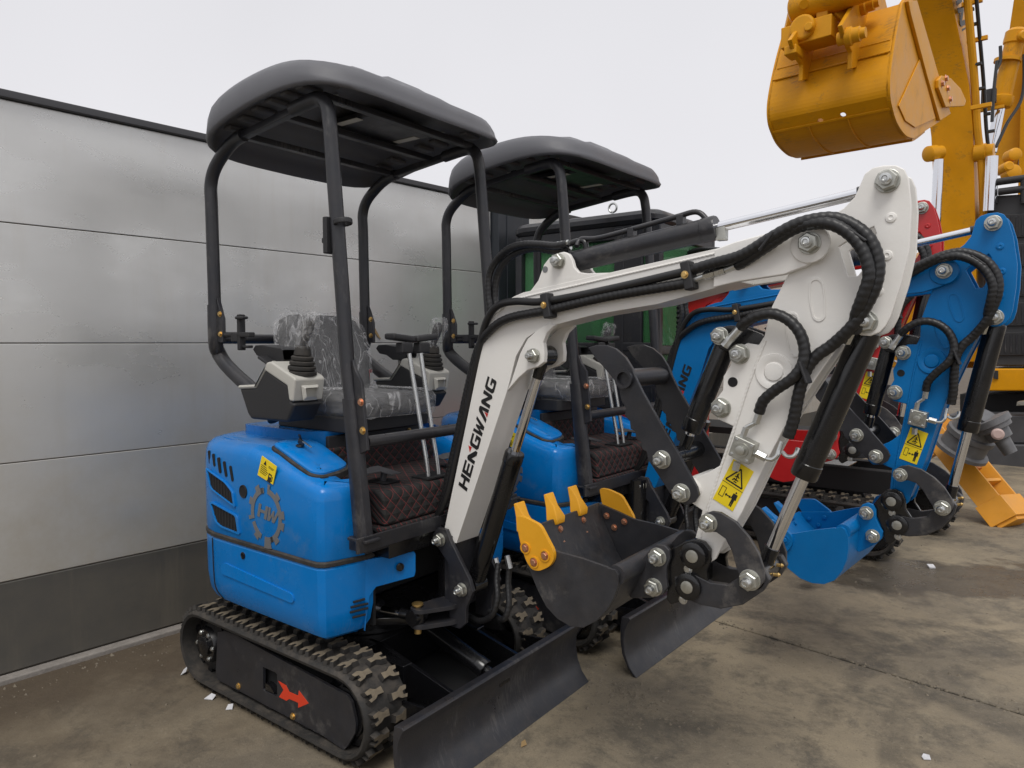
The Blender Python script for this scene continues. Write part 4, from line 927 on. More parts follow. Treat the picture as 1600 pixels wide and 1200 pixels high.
    for q in ((1085, 867), (1077, 915)):
        p = U(*q, 1, -.092); MB().lathe(p, (0, -1, 0), [(0, .040), (.016, .040), (.020, .034), (.020, .020), (.014, .019), (.014, .001)], 26).build('coupler_boss', BLACK, cu)
        MB().lathe(p + Vector((0, -.012, 0)), (0, -1, 0), [(0, .019), (.009, .019), (.010, .015)], 20).build('coupler_pin', NUT, cu)
        small_bolt(p + Vector((.012 - .03, -.002, -.047)), cu, .010, me=BOLTPL)
    ear = Y2([(1004, 873), (1015, 860), (1027, 851), (1038, 852), (1046, 860), (1047, 872), (1041, 888), (1041, 905), (1043, 918), (1036, 929), (1022, 934), (987, 935), (972, 922), (980, 905), (998, 898)], -.112)
    for s_ in (-1, 1): MB().plate(ear, s_ * .112, s_ * .097).build('bucket_ear', buckc, root, .003, M=K)
    BW = .25
    prof = Y2([(812, 829), (817, 855), (826, 878), (833, 895), (843, 920), (857, 947), (874, 965), (894, 977), (914, 979), (934, 969), (950, 953), (962, 933), (969, 912), (969, 897), (964, 889), (952, 886)], -BW)
    inner = []
    for i, p in enumerate(prof):
        a = Vector(prof[max(i - 1, 0)]); b = Vector(prof[min(i + 1, len(prof) - 1)]); t = (b - a).normalized(); inner.append((p[0] - t.y * .012, p[1] + t.x * .012))
    sh = MB(); n_ = len(prof)
    sh.plate(prof + inner[::-1], -BW + .002, BW - .002)
    bk_ = sh.build('bucket', buckc, root, .0015, M=K, ang=25, weighted=False, seg=1)
    top = Y2([(952, 885), (915, 872), (875, 861), (845, 845)], -BW)
    sidep = [(a, b) for a, b in prof] + top
    for s_ in (-1, 1): MB().plate(sidep, s_ * BW, s_ * (BW + .012)).build('bucket_side', buckc, bk_, .002)
    tt = U(962, 893, 1, -BW); MB().cyl((tt.x, -BW + .001, tt.z - .012), (tt.x, BW - .001, tt.z - .012), .030, 24).build('torsion_tube', buckc, bk_)
    lipP = Vector((prof[0][0], 0, prof[0][1])); ld = Vector((prof[0][0] - prof[1][0], 0, prof[0][1] - prof[1][1])).normalized(); lt = Vector((ld.z, 0, -ld.x))
    for y in (-.215, -.04, .115):
        tth = MB(); w = .025
        def tv(s, h, ww): p = lipP + ld * s + lt * h; return [(p.x, y - ww, p.z), (p.x, y + ww, p.z)]
        a, b, c, d = tv(-.022, -.012, w), tv(-.022, .020, w), tv(.0, -.020, w * 1.1), tv(.0, .026, w * 1.1)
        e_, f_2 = tv(.042, -.014, w * 1.0), tv(.042, .014, w * .55); g_, h_ = tv(.088, -.012, w * 1.05), tv(.088, -.003, w)
        lvls = [[x1[0], x1[1], x2[1], x2[0]] for x1, x2 in ((a, b), (c, d), (e_, f_2), (g_, h_))]
        o = len(tth.v)
        for l in lvls: tth.v += [Vector(p) for p in l]
        for k_ in range(3):
            for i in range(4): tth.f.append((o + k_ * 4 + i, o + k_ * 4 + (i + 1) % 4, o + k_ * 4 + 4 + (i + 1) % 4, o + k_ * 4 + 4 + i))
        tth.f += [(o, o + 1, o + 2, o + 3), (o + 12, o + 13, o + 14, o + 15)]
        tth.build('bucket_tooth', teethc, bk_, .003)
    cut = Y2([(813, 803), (828, 806), (851, 818), (872, 858), (873, 871), (866, 882), (850, 889), (838, 887), (829, 872), (820, 843)], -BW)
    cutb = roundpoly(cut, .014, 3)
    for s_ in (-1, 1):
        ct = MB().plate(cutb, s_ * (BW + .012), s_ * (BW + .027)).build('side_cutter', teethc, bk_, .004, seg=2)
        for q in ((829, 853), (842, 875), (859, 865)):
            p = U(*q, 1, -BW); 
            if s_ < 0: MB().lathe((p.x, -BW - .027, p.z), (0, -1, 0), [(0, .019), (.004, .019), (.004, .015), (.001, .014)], 20).build('bolt_seat', teethc, bk_)
            small_bolt((p.x, s_ * (BW + .027), p.z), bk_, .0105, (0, s_, 0), me=bolt or BOLTCU)
            small_bolt((p.x, s_ * (BW - .001), p.z), bk_, .0095, (0, -s_, 0), me=bolt or BOLTCU)
    for y in (-.215, -.04, .115):
        for k_ in (0, 1):
            p = lipP - ld * (.040 + .050 * k_) - Vector((0, 0, 0)); w_ = Vector((-ld.z, 0, ld.x)); q = p + lt * .0125 * (1 if True else -1)
            small_bolt((q.x, y + .0, q.z), bk_, .009, tuple(lt), me=bolt or BOLTCU)
    for q in ((1028, 870), (1022, 917)):
        p = U(*q, 1, -.112); pin_bolt((K.inverted() @ Ma if False else I4) @ p, bk_, .0255)
    # ---------------- hoses: every point is measured on machine one; b rides with the boom, a with the arm, r with the body
    MM = {'b': Mb, 'a': Ma, 'r': I4}
    def hose(pts, r, ribbed=True, name='hydraulic_hose', m=HOSE):
        P = [MM[g_] @ U(x_, y_, 1, yy) for x_, y_, yy, g_ in pts]
        return MB().tube(P, r, 9, 6, rib=.040 if ribbed else 0, pitch=.0175).build(name, m, root, ang=80)
    up_ = -.088
    hose([(648, 836, -.03, 'b'), (690, 795, -.06, 'b'), (716, 700, -.06, 'b'), (738, 600, -.06, 'b'), (752, 530, -.07, 'b'), (763, 496, -.08, 'b'), (779, 477, up_, 'b'), (806, 471, up_, 'b'), (851, 471, up_, 'b'), (947, 453, up_, 'b'), (1069, 425, up_, 'b')], .0135, False)
    hose([(1069, 425, up_, 'b'), (1113, 412, -.10, 'b'), (1160, 398, -.115, 'b'), (1205, 371, -.125, 'b'), (1242, 351, -.125, 'b'), (1275, 342, -.12, 'a'), (1306, 341, -.115, 'a'), (1337, 354, -.115, 'a'), (1360, 376, -.115, 'a'), (1372, 410, -.115, 'a'), (1368, 445, -.115, 'a'), (1352, 479, -.11, 'a'), (1330, 511, -.105, 'a'), (1300, 539, -.09, 'a'), (1275, 557, -.09, 'a'), (1258, 581, -.09, 'a'), (1248, 615, -.09, 'a'), (1240, 655, -.085, 'a'), (1231, 683, -.08, 'a')], .0165)
    hose([(640, 848, .0, 'b'), (684, 806, -.04, 'b'), (708, 712, -.045, 'b'), (731, 608, -.05, 'b'), (747, 545, -.06, 'b'), (766, 516, -.08, 'b'), (795, 497, up_, 'b'), (855, 485, up_, 'b'), (947, 464, up_, 'b'), (1070, 443, up_, 'b'), (1084, 439, up_, 'b')], .0155)
    st_ = [(1084, 438), (1100, 432), (1117, 427), (1133, 422), (1152, 414)]
    for (a, b), r_ in zip(zip(st_, st_[1:]), (.009, .0125, .0125, .0105)):
        p, q = U(*a, 1, up_), U(*b, 1, up_); MB().lathe(p, q - p, [(0, r_), ((q - p).length * .96, r_)], 6 if r_ > .011 else 14).build('hose_coupling', ZINC, bm_, ang=25)
    hose([(1152, 414, up_, 'b'), (1165, 407, -.10, 'b'), (1198, 385, -.115, 'b'), (1240, 358, -.12, 'b'), (1272, 349, -.125, 'a'), (1302, 351, -.13, 'a'), (1330, 368, -.13, 'a'), (1350, 395, -.13, 'a'), (1358, 430, -.13, 'a'), (1348, 464, -.125, 'a'), (1338, 492, -.11, 'a'), (1336, 520, -.09, 'a')], .0165)
    p, q = MM['a'] @ U(1336, 505, 1, -.085), MM['a'] @ U(1322, 535, 1, -.06); MB().lathe(p, q - p, [(0, .012), ((q - p).length, .012)], 6).build('hose_fitting', ZINC, root, ang=25)
    hose([(1157, 511, -.09, 'a'), (1166, 503, -.10, 'a'), (1182, 494, -.105, 'a'), (1206, 490, -.105, 'a'), (1230, 499, -.105, 'a'), (1249, 519, -.105, 'a'), (1257, 546, -.105, 'a'), (1253, 571, -.108, 'a'), (1238, 591, -.112, 'a'), (1212, 609, -.105, 'a'), (1193, 626, -.098, 'a'), (1186, 645, -.09, 'a')], .0155)
    for a, b, r_ in (((1132, 541), (1142, 528), .013), ((1141, 530), (1157, 512), .0125)):
        p, q = U(*a, 1, -.09), U(*b, 1, -.09); MB().lathe(p, q - p, [(0, r_), ((q - p).length, r_)], 6 if r_ > .0128 else 14).build('hose_fitting', ZINC, am, ang=25)
    for x_, y_ in ((857, 478), (1077, 431)):                   # hose clamps
        c_ = U(x_, y_, 1, -.090); cl = MB(); t_ = Matrix.Rotation(R(-12), 3, 'Y')
        cl.box(c_, (.030, .046, .085), t_); o = cl.build('hose_clamp', BLKP, bm_, .005); small_bolt(c_ + Vector((-.004, -.0235, .002)), bm_, .0085)
    for x_, y_, a in ((1201, 378, 40), (1340, 367, -50), (1258, 582, -20)):
        c_ = (MM['a'] if x_ > 1210 else MM['b']) @ U(x_, y_, 1, -.118); MB().box(c_, (.008, .05, .062), Matrix.Rotation(R(a), 3, 'Y')).build('cable_tie', BLKP, root, .003)
    hose([(886, 381, -.02, 'b'), (868, 384, -.02, 'b'), (843, 382, -.015, 'b'), (818, 382, -.01, 'b'), (795, 389, 0, 'b'), (777, 405, .02, 'b'), (765, 428, .03, 'b'), (763, 460, .03, 'b'), (765, 490, .03, 'b'), (752, 560, .03, 'b'), (720, 690, .03, 'b'), (690, 800, .02, 'b'), (650, 850, .05, 'b')], .0135)
    hose([(890, 389, .0, 'b'), (868, 392, .0, 'b'), (838, 388, .01, 'b'), (812, 393, .02, 'b'), (790, 408, .03, 'b'), (777, 432, .045, 'b'), (773, 462, .05, 'b'), (775, 492, .05, 'b'), (764, 560, .05, 'b'), (735, 690, .05, 'b')], .0135)
    for a, b, yy in (((871, 383), (889, 379), -.02), ((874, 390), (892, 386), 0)):
        p, q = U(*a, 1, yy), U(*b, 1, yy); MB().lathe(p, q - p, [(0, .012), ((q - p).length, .010)], 6).build('hose_fitting', ZINC, bm_, ang=25)
    hose([(779, 880, .02, 'b'), (776, 905, .0, 'b'), (777, 935, -.02, 'b'), (768, 962, -.03, 'b'), (748, 970, -.02, 'r'), (728, 960, .0, 'r')], .012)
    hose([(797, 880, .03, 'b'), (794, 910, .02, 'b'), (795, 945, .0, 'b'), (786, 968, -.01, 'b'), (765, 955, .02, 'r')], .012)
    for a, b in (((774, 872), (779, 892)), ((792, 868), (797, 888))):
        p, q = U(*a, 1, .02), U(*b, 1, .02); MB().lathe(p, q - p, [(0, .010), ((q - p).length, .011)], 6).build('hose_fitting', ZINC, bm_, ang=25)
    return root

def ram(root, p0, p1, frac, R0, r1, name, m, M=None, eye=.03, pipe=False):
    p0, p1 = Vector(p0), Vector(p1); d = p1 - p0; L = d.length; u = d.normalized()
    b = MB().lathe(p0, u, [(eye * .6, R0 * .7), (eye * .8, R0 * .96), (eye * 1.1, R0), (L * frac - .045, R0), (L * frac - .043, R0 * 1.05), (L * frac - .006, R0 * 1.05), (L * frac, R0 * .97), (L * frac, r1 * 1.05)], 28)
    b.cyl(p0 - Vector((0, .036, 0)), p0 + Vector((0, .036, 0)), eye, 20)
    o = b.build(name, m, root, M=M, ang=30)
    MB().cyl(p0 + u * (L * frac - .01), p1 - u * eye * .8, r1, 22).build('piston_rod', CHROME, o)
    e_ = MB().cyl(p1 - Vector((0, .032, 0)), p1 + Vector((0, .032, 0)), eye, 20); e_.cyl(p1 - u * eye * 2.4, p1 - u * eye * .6, r1 * 1.2, 18); e_.build('rod_eye', BLACK, o, ang=30)
    if pipe:
        s = Vector((0, 0, 1)); s = (s - u * s.dot(u)).normalized(); w = R0 + .022
        MB().tube([p0 + u * .05 + s * .045 - Vector((0, .02, 0)), p0 + u * .06 + s * (w + .012), p0 + u * .14 + s * w, p0 + u * (L * frac - .14) + s * (w + .004), p0 + u * (L * frac - .06) + s * (w + .004), p0 + u * (L * frac - .03) + s * R0 * .9], .0085, 10, 5).build('oil_pipe', DARK, o)
        MB().tube([p0 + u * .075 + s * R0 * .9, p0 + u * .07 + s * (R0 + .022), p0 + u * .04 + s * (R0 + .03), p0 - u * .01 + s * (R0 + .022) - Vector((0, .01, 0))], .0105, 10, 4).build('oil_pipe', BLACK, o)
        for f in (.25, .42): MB().box(p0 + u * (L * f) + s * (R0 + .012), (.022, .03, .032), None).build('pipe_clip', DARK, o, .002)
        MB().box(p0 + u * (L * frac + .012) - s * (R0 * .55), (.03, .03, .045)).build('port_block', NUT, o, .003)
    return o

def build_canopy(root):
    cr = .0262
    xr, zr = -.556, 2.33
    for sg in (-1, 1):
        y = sg * .42
        MB().tube([(xr + .25, y, 2.335), (xr + .19, y, 2.325), (xr + .12, y, 2.295), (xr + .035, y, 2.235), (xr, y, 2.17), (xr, y, 2.08), (xr + .003, y, 1.85), (xr + .006, y, 1.64)], cr, 14, 6).build('rear_post', DARK, root)
        lowp = [U(a, b, 1, -.398) for a, b in ((342, 552), (352, 568), (369, 586), (391, 606), (416, 630), (430, 655))]
        MB().tube([(xr + .006, y, 1.66), (xr + .006, y, 1.50)] + [(p.x, sg * .398, p.z) for p in lowp], cr * 1.16, 14, 6).build('rear_post_base', DARK, root)
        pl = MB().plate([(xr + .035, 1.69), (xr + .05, 1.66), (xr + .075, 1.60), (xr + .075, 1.50), (xr + .035, 1.50)], y - .008, y + .008).build('joint_plate', DARK, root, .003)
        for z in (1.62, 1.535): small_bolt((xr + .060, y - .008, z), pl, .0095)
        MB().tube([(.02, y, 2.372), (.13, y, 2.382), (.185, y, 2.378), (.218, y, 2.345), (.232, y, 2.29), (.242, y, 2.20), (.287, y, 1.70), (.312, y, 1.42), (.338, y, 1.26)], cr, 14, 6).build('front_post', DARK, root)
        ang = .5
        lo = MB().loft([[(x + a * w, y + b * .026, z) for a, b in ((-1, -.6), (-.6, -1), (.6, -1), (1, -.6), (1, .6), (.6, 1), (-.6, 1), (-1, .6))] for x, z, w in ((.328, 1.30, .029), (.352, 1.10, .031), (.372, .92, .033), (.386, .80, .034))]).build('front_post_base', DARK, root, ang=50)
        pl = MB().plate([(.345, 1.44), (.362, 1.40), (.392, 1.36), (.418, 1.12), (.37, 1.10)], y - .007, y + .007).build('joint_plate', DARK, root, .003)
        for z, x in ((1.29, .390), (1.19, .398)): small_bolt((x, y - .007, z), pl, .0105, me=BOLTCU if z > 1.2 else None)
        MB().box((.388, y, .80), (.10, .07, .012)).build('post_foot', DARK, root, .003)
        # roof rails
        MB().box((-.16, y * .99, 2.350), (.40, .030, .030), Matrix.Rotation(R(-6), 3, 'Y')).build('roof_rail', DARK, root, .004)
    MB().cyl((xr + .008, -.42, 1.515), (xr + .008, .42, 1.515), .0215, 16).build('rear_rail', DARK, root)
    MB().cyl((.372, -.39, 1.142), (.372, .39, 1.142), .0225, 16).build('front_rail', DARK, root)
    for x, z in ((-.33, 2.335), (-.07, 2.368), (.19, 2.385)): MB().box((x, 0, z + .004), (.034, .84, .024)).build('roof_crossbar', DARK, root, .003)
    # roof shell: arched lengthways, soft edges, raised middle and a pressed shoulder on each side
    X0, X1, HW = -.548, .352, .512
    NX, NY = 46, 50
    def plan(u, v):                                  # u, v in -1..1 -> squared-off oval with soft corners
        k = 5.0; n_ = (abs(u) ** k + abs(v) ** k) ** (1 / k); return u, v, n_
    def zt(x, v, e):
        u = (x - X0) / (X1 - X0)
        arch = 2.536 - .30 * min(0, x + .02) ** 2 - .50 * max(0, x + .02) ** 2
        mid = .030 * (1 - sstep(.50, .64, abs(v))) * sstep(.06, .14, u) * (1 - sstep(.80, .90, u)) + .012 * (1 - sstep(.16, .24, abs(v))) * sstep(.2, .3, u) * (1 - sstep(.93, .97, u))
        sh_ = -.012 * sstep(.6, 1., abs(v))
        edge = -.036 * max(0, (e - .92) / .08) ** 2
        return arch + mid + sh_ + edge
    def zl(x, v):
        return 2.396 - .25 * min(0, x - .12) ** 2 - .30 * max(0, x - .12) ** 2 + .006 * abs(v)
    rings = []; N = 72
    def rim_pt(a, s):
        c, s2 = math.cos(a), math.sin(a); k = 5.2; n_ = (abs(c) ** k + abs(s2) ** k) ** (-1 / k); u, v = c * n_ * s, s2 * n_ * s
        return (X0 + X1) / 2 + u * (X1 - X0) / 2, v * HW, v
    m = MB(); levels = []
    for s in (.012, .2, .4, .50, .56, .62, .68, .76, .84, .90, .95, .98, 1.0):
        levels.append([(lambda q: (q[0], q[1], zt(q[0], q[2], s)))(rim_pt(2 * math.pi * i / N, s)) for i in range(N)])
    levels.append([(lambda q: (q[0], q[1], zt(q[0], q[2], 1) - .022))(rim_pt(2 * math.pi * i / N, 1.012)) for i in range(N)])
    levels.append([(lambda q: (q[0], q[1], zl(q[0], q[2]) + .012))(rim_pt(2 * math.pi * i / N, 1.028)) for i in range(N)])
    levels.append([(lambda q: (q[0], q[1], zl(q[0], q[2])))(rim_pt(2 * math.pi * i / N, 1.015)) for i in range(N)])
    for s, o in ((.985, .002), (.965, .035), (.85, .040), (.6, .045), (.3, .050), (.012, .052)):
        levels.append([(lambda q: (q[0], q[1], zl(q[0], q[2]) + o))(rim_pt(2 * math.pi * i / N, s)) for i in range(N)])
    rf = m.loft(levels, True, True).build('canopy_roof', ROOF, root, ang=70)
    for i in range(7):                                # pressed ribs and stickers of the roof lining
        for sg in (-1, 1):
            x = -.38 + i * .095; MB().box((x, sg * .40, zl(x, .8) + .036), (.045, .10, .022)).build('lining_rib', ROOF, rf, .008)
    MB().box((-.02, .02, 2.405), (.34, .36, .03)).build('lining_panel', DARK, rf, .01)
    for x, y in ((.03, -.16), (.03, .16)): MB().box((x, y, 2.3885), (.13, .035, .002)).build('lining_sticker', GREYP, rf)
    for x, y in ((.12, -.30), (-.2, -.30), (.12, .30), (-.2, .30), (-.05, -.2)): small_bolt((x, y, zl(x, .4) + .040), rf, .008, (0, 0, -1), BOLTPL)
    # phone holders strapped to two posts
    h = MB(); c0 = U(377, 523, 1, -.40)
    h.cyl((xr + .01, -.42, c0.z - .0), c0 + Vector((.03, 0, .0)), .012, 12); h.box(c0 + Vector((0.0, 0, .01)), (.02, .03, .15)); h.box(c0 + Vector((.02, -.01, .07)), (.055, .03, .012)); h.box(c0 + Vector((.02, .01, -.05)), (.055, .03, .012)); h.box(c0 + Vector((.04, 0, 0)), (.075, .03, .02)); h.cyl(c0 + Vector((-.03, 0, .01)), c0 + Vector((-.03, 0, -.03)), .026, 14)
    h.build('phone_holder', BLKP, root, .004)
    c1 = U(520, 369, 1, -.42); h = MB(); h.box(c1, (.022, .075, .13)); h.box(c1 + Vector((-.03, 0, -.012)), (.045, .02, .02)); h.box(c1 + Vector((.02, 0, .01)), (.05, .03, .03)); h.pipe(c1 + Vector((.058, 0, .035)), c1 + Vector((.055, 0, .055)), .034, .025); h.build('camera_bracket', BLKP, root, .004)
# ------------------------------------------------------------------ the two mini diggers in front
O3 = U(1265, 380, 1, -.06)
digger1 = excavator('nearest blue mini digger with a white boom and a black yellow-toothed bucket', I4, WHITE, PLATE, YTOOTH)
M2 = Matrix.Translation((.178, 1.282, 0)) @ Matrix.Rotation(-.0433, 4, 'Z')
def wx(ph): return Matrix.Translation(O3 + Vector((.18696, 1.25376, .01621))) @ Matrix.Rotation(-.07533, 4, 'Z') @ Matrix.Rotation(ph, 4, 'Y') @ Matrix.Translation(-O3)
digger2 = excavator('second blue mini digger whose boom and toothed bucket are blue as well', M2, BLUE2, BLUE2, BLUE2, M2.inverted() @ wx(0.0), M2.inverted() @ wx(-.16283), -.24, -.06, bolt=BOLTBL)

# ------------------------------------------------------------------ the red cab digger behind, and the tracks next to it
def Ry3(v, a): c, s = math.cos(a), math.sin(a); return Vector((c * v.x + s * v.z, v.y, -s * v.x + c * v.z))
KS, YC, PHI, PIT = 1.15, 2.60, -.20, -.016
M3 = Matrix.Translation((-.486, YC, 0)) @ Matrix.Diagonal((KS, KS, KS, 1))
_o = U(1265, 380, 1, -.06); _b = U(688, 843, 1, -.088)
boom3 = rot_y((_b.x, _b.z), PIT)
_op = boom3 @ Vector((_o.x, 0, _o.z))
arm3 = Matrix.Translation((_op.x - _o.x, 0, _op.z - _o.z)) @ rot_y((_o.x, _o.z), PHI)
digger3 = excavator('red mini digger with a closed cab of green-tinted windows standing behind the two blue ones', M3, RED, RED, YTOOTH, boom3, arm3, .10, -.05, cab=True, group='mini diggers with canopies parked side by side')
del digger3['group']; digger3.name = 'cab_excavator'
def cab(root):
    inv = M3.inverted()
    x0, x1, y0, y1, z0, z1 = -.80, .30, 2.14, 3.02, .74, 2.28
    def bx(name, a, b, m, bev=.006):
        c = (Vector(a) + Vector(b)) / 2; d = Vector(b) - Vector(a); return MB().box(c, (abs(d.x), abs(d.y), abs(d.z))).build(name, m, root, bev, M=inv, seg=2)
    body = MB().loft([[(x, y, z) for x, y in roundpoly([(-.88, y0 - .02), (.34, y0 - .02), (.34, y1 + .02), (-.88, y1 + .02)], .12, 4)] for z in (.46, .80, 1.02)]).build('body', RED, root, .01, M=inv)
    bx('sill', (x0, y0, 1.0), (x1, y1, 1.05), BLACK)
    fr = [(x0, y0), (x0, y1), (x1, y0), (x1, y1), (.03, y0), (.03, y1)]
    for i, (x, y) in enumerate(fr):
        w = .055 if i < 4 else .075
        bx('cab_post', (x - w / 2, y - .03, 1.04), (x + w / 2, y + .03, z1 - .02), DARK, .01)
    for y in (y0, y1):
        bx('cab_rail', (x0, y - .028, 1.44), (x1 - .03, y + .028, 1.50), DARK, .008); bx('cab_rail', (x0, y - .026, z1 - .10), (x1, y + .026, z1 - .01), DARK, .008)
    for x in (x0, x1): bx('cab_rail', (x - .026, y0, z1 - .10), (x + .026, y1, z1 - .01), DARK, .008); bx('cab_rail', (x - .026, y0, 1.42), (x + .026, y1, 1.48), DARK, .008)
    rf = MB().loft([[(x, y, z + .05 * (1 - ((x + .25) / .62) ** 2)) for x, y in offset_poly(roundpoly([(x0 - .05, y0 - .05), (x1 + .05, y0 - .05), (x1 + .05, y1 + .05), (x0 - .05, y1 + .05)], .10, 5), o)] for z, o in ((z1 - .02, .02), (z1, 0), (z1 + .03, 0), (z1 + .055, .02), (z1 + .065, .06))]).build('cab_roof', DARK, root, M=inv, ang=35)
    ey = MB(); c = Vector((-.10, y0 + .12, z1 + .145)); ey.cyl(c + Vector((0, 0, -.06)), c + Vector((0, 0, -.028)), .008, 10)
    ey.tube([c + Vector((math.cos(a) * .03, 0, math.sin(a) * .03)) for a in [math.pi * 2 * i / 16 - math.pi / 2 for i in range(17)]], .008, 8, 2); ey.build('lifting_eye', ZINC, root, M=inv)
    bx('door_panel', (x0, y0 - .02, 1.05), (x1, y0 + .012, 1.45), DARK, .008); bx('door_pillar', (.0, y0 - .022, 1.05), (.20, y0 + .014, z1 - .02), DARK, .012)
    def gl(a, b, c, d, n): MB().prism3([a, b, c, d], n).build('window', GREENG, root, M=inv)
    for y in (y0 + .02, y1 - .005):
        gl((x0 + .03, y, 1.50), (0, y, 1.50), (0, y, z1 - .10), (x0 + .03, y, z1 - .10), (0, .005, 0)); gl((x0 + .03, y, 1.06), (0, y, 1.06), (0, y, 1.44), (x0 + .03, y, 1.44), (0, .005, 0))
        gl((.07, y, 1.06), (x1 - .03, y, 1.06), (x1 - .03, y, z1 - .10), (.07, y, z1 - .10), (0, .005, 0))
    for x in (x0, x1):
        gl((x, y0 + .03, 1.48), (x, y1 - .03, 1.48), (x, y1 - .03, z1 - .10), (x, y0 + .03, z1 - .10), (.005, 0, 0)); gl((x, y0 + .03, 1.06), (x, y1 - .03, 1.06), (x, y1 - .03, 1.42), (x, y0 + .03, 1.42), (.005, 0, 0))
    bx('rear_trim', (x0 + .03, y0 + .04, 1.05), (x0 + .06, y1 - .04, 1.62), BLKP); bx('side_trim', (x0 + .05, y1 - .05, 1.05), (x1 - .3, y1 - .03, 1.50), BLKP); bx('dash', (.10, y0 + .1, 1.05), (.24, y1 - .1, 1.40), BLKP)
    s_ = MB().loft([[(x, y, z) for x, y in roundpoly([(-.55, 2.38), (-.1, 2.38), (-.1, 2.78), (-.55, 2.78)], .06, 3)] for z in (1.05, 1.22)]); s_.loft([[(x, y, z) for x, y in roundpoly([(-.60 - k, 2.40), (-.48 - k, 2.40), (-.48 - k, 2.76), (-.60 - k, 2.76)], .04, 3)] for z, k in ((1.2, 0), (1.75, .08))]); s_.build('seat', BLKP, root, M=inv, ang=40)
    cb = MB().tube([U(1066, 440, 1, 2.05), U(1066, 500, 1, 2.05), U(1062, 560, 1, 2.05)], .035, 10, 4, rib=.12, pitch=.03).build('cable_sleeve', HOSE, root, M=inv)
cab(digger3)

# a rubber-tracked carrier beyond, seen only between the other machines' arms
M4 = Matrix.Translation((.98, 3.72, 0)) @ Matrix.Rotation(R(-2), 4, 'Z')
car = thing('tracked_carrier', 'black rubber-tracked carrier half hidden behind the blue toothed bucket', 'crawler', M4)
for y0, y1, dx in ((-.52, -.24, 0), (.48, .78, .20)):
    sg = -1 if y0 < 0 else 1
    track(car, y0, y1, -1.25 + dx, .42 + dx, .205, .178, 1.15, lugs=54)
    MB().plate([(-1.05, .10), (-1.12, .20), (-1.05, .33), (.20, .33), (.27, .20), (.20, .10)], sg * .48, sg * .30).build('track_frame', DARK, car, .004)
    MB().box((-.42, sg * .20, .50), (1.9, .10, .17)).build('frame_beam', FLAT, car, .005)
MB().box((-.45, 0, .50), (1.3, .40, .16)).build('chassis', BLACK, car, .006)
MB().box((-.42, -.10, .80), (1.6, .5, .05)).build('deck', FLAT, car)
dk = MB().plate([(.20, .80), (.22, 1.0), (.30, 1.13), (.42, 1.19), (.55, 1.17), (.62, 1.08), (.62, .80)], .0, .05).build('guard_plate', PLATE, car, .003)

# ------------------------------------------------------------------ big yellow digger on the right
FH = Vector((FWD.x, FWD.y, 0)).normalized()
a_ = R(48.2); UX = (RIGHT * math.sin(a_) - FH * math.cos(a_)).normalized(); WY = (FH * math.sin(a_) + RIGHT * math.cos(a_)).normalized(); ZZ = Vector((0, 0, 1))
def on_plane(px, py, p0, n):
    d = ray(px, py); return CAM + d * ((p0 - CAM).dot(n) / d.dot(n))
big = thing('large_excavator', 'big yellow excavator holding its bucket up high, with a black grilled body', 'excavator', Matrix.Translation(D(1520, 700, 10.5)))
BI = big.matrix_world.inverted()
def bp_(m, name, mt, bev=.006, par=None, ang=35): return m.build(name, mt, par or big, bev, M=BI if par is None else None, ang=ang)
def slabu(pts, t, off=0):          # outline of world points, thick along UX
    return MB().prism3([p + UX * off for p in pts], UX * t)
# bucket
HWB = .47; BC = D(1310, 130, 6.0); SR = BC + UX * HWB
def q_(px, py): return on_plane(px, py, SR, UX)
out_ = [(1407, 6), (1400, 40), (1393, 80), (1388, 120), (1388, 150), (1392, 172), (1399, 193), (1412, 212), (1425, 217)]
lip_ = [(1463, 192), (1479, 179), (1460, 121), (1436, 35), (1425, 2), (1414, -4)]
sideW = smooth_path([q_(*p) for p in out_], 5) + [q_(*p) for p in lip_]
bw = slabu(sideW, .03, -.015).build('bucket', YBIG, big, .006, M=BI)
slabu([p - UX * (2 * HWB) for p in sideW], .03, -.015).build('bucket_side', YBIG, bw, .006)
oc = [q_(*p) for p in out_ + [(1445, 203)]]
def shell_strip(a, b, holes=()):
    n = (b - a).cross(UX).normalized() * .022
    if n.dot(CAM - a) > 0: n = -n
    base = [a + UX * .0, a - UX * 2 * HWB, b - UX * 2 * HWB, b]
    return MB().prism3(base, n, holes)
sh = MB()
def strip_of(px, py):
    for i, (a, b) in enumerate(zip(oc, oc[1:])):
        c = on_plane(px, py, a, (b - a).cross(UX).normalized()); t = (c - a).dot((b - a).normalized())
        if .02 < t < (b - a).length - .02: return i
    return None
ocs = smooth_path(oc, 5); hk = strip_of(1300, 184)
for i, (a, b) in enumerate(zip(oc, oc[1:])):
    if i == hk:
        nn_ = (b - a).cross(UX).normalized(); t = (b - a).normalized(); hs = []
        for px, py in ((1282, 189), (1317, 180)):
            c = on_plane(px, py, a, nn_)
            hs.append([c + UX * (.024 * math.cos(k * math.pi / 6)) + t * (.024 * math.sin(k * math.pi / 6)) for k in range(12)])
        q = shell_strip(a, b, hs); sh.add(q.v, q.f)
    else:
        for c, d in zip(ocs[i * 5:i * 5 + 5], ocs[i * 5 + 1:i * 5 + 6]): q = shell_strip(c, d); sh.add(q.v, q.f)
print('HOLE STRIP', hk)
sh.build('bucket_shell', YBIG, bw, ang=40)
def band(k0, k1, w, off, mt, name):        # thin strap welded on the shell along its width
    a = oc[k0] + (oc[k0 + 1] - oc[k0]) * k1; t = (oc[k0 + 1] - oc[k0]).normalized(); n = t.cross(UX).normalized()
    if n.dot(CAM - a) < 0: n = -n
    c = a - UX * HWB; return MB().prism3([c + UX * HWB * .985 - t * w, c + UX * HWB * .985 + t * w, c - UX * HWB * .985 + t * w, c - UX * HWB * .985 - t * w], n * off).build(name, mt, bw, .003)
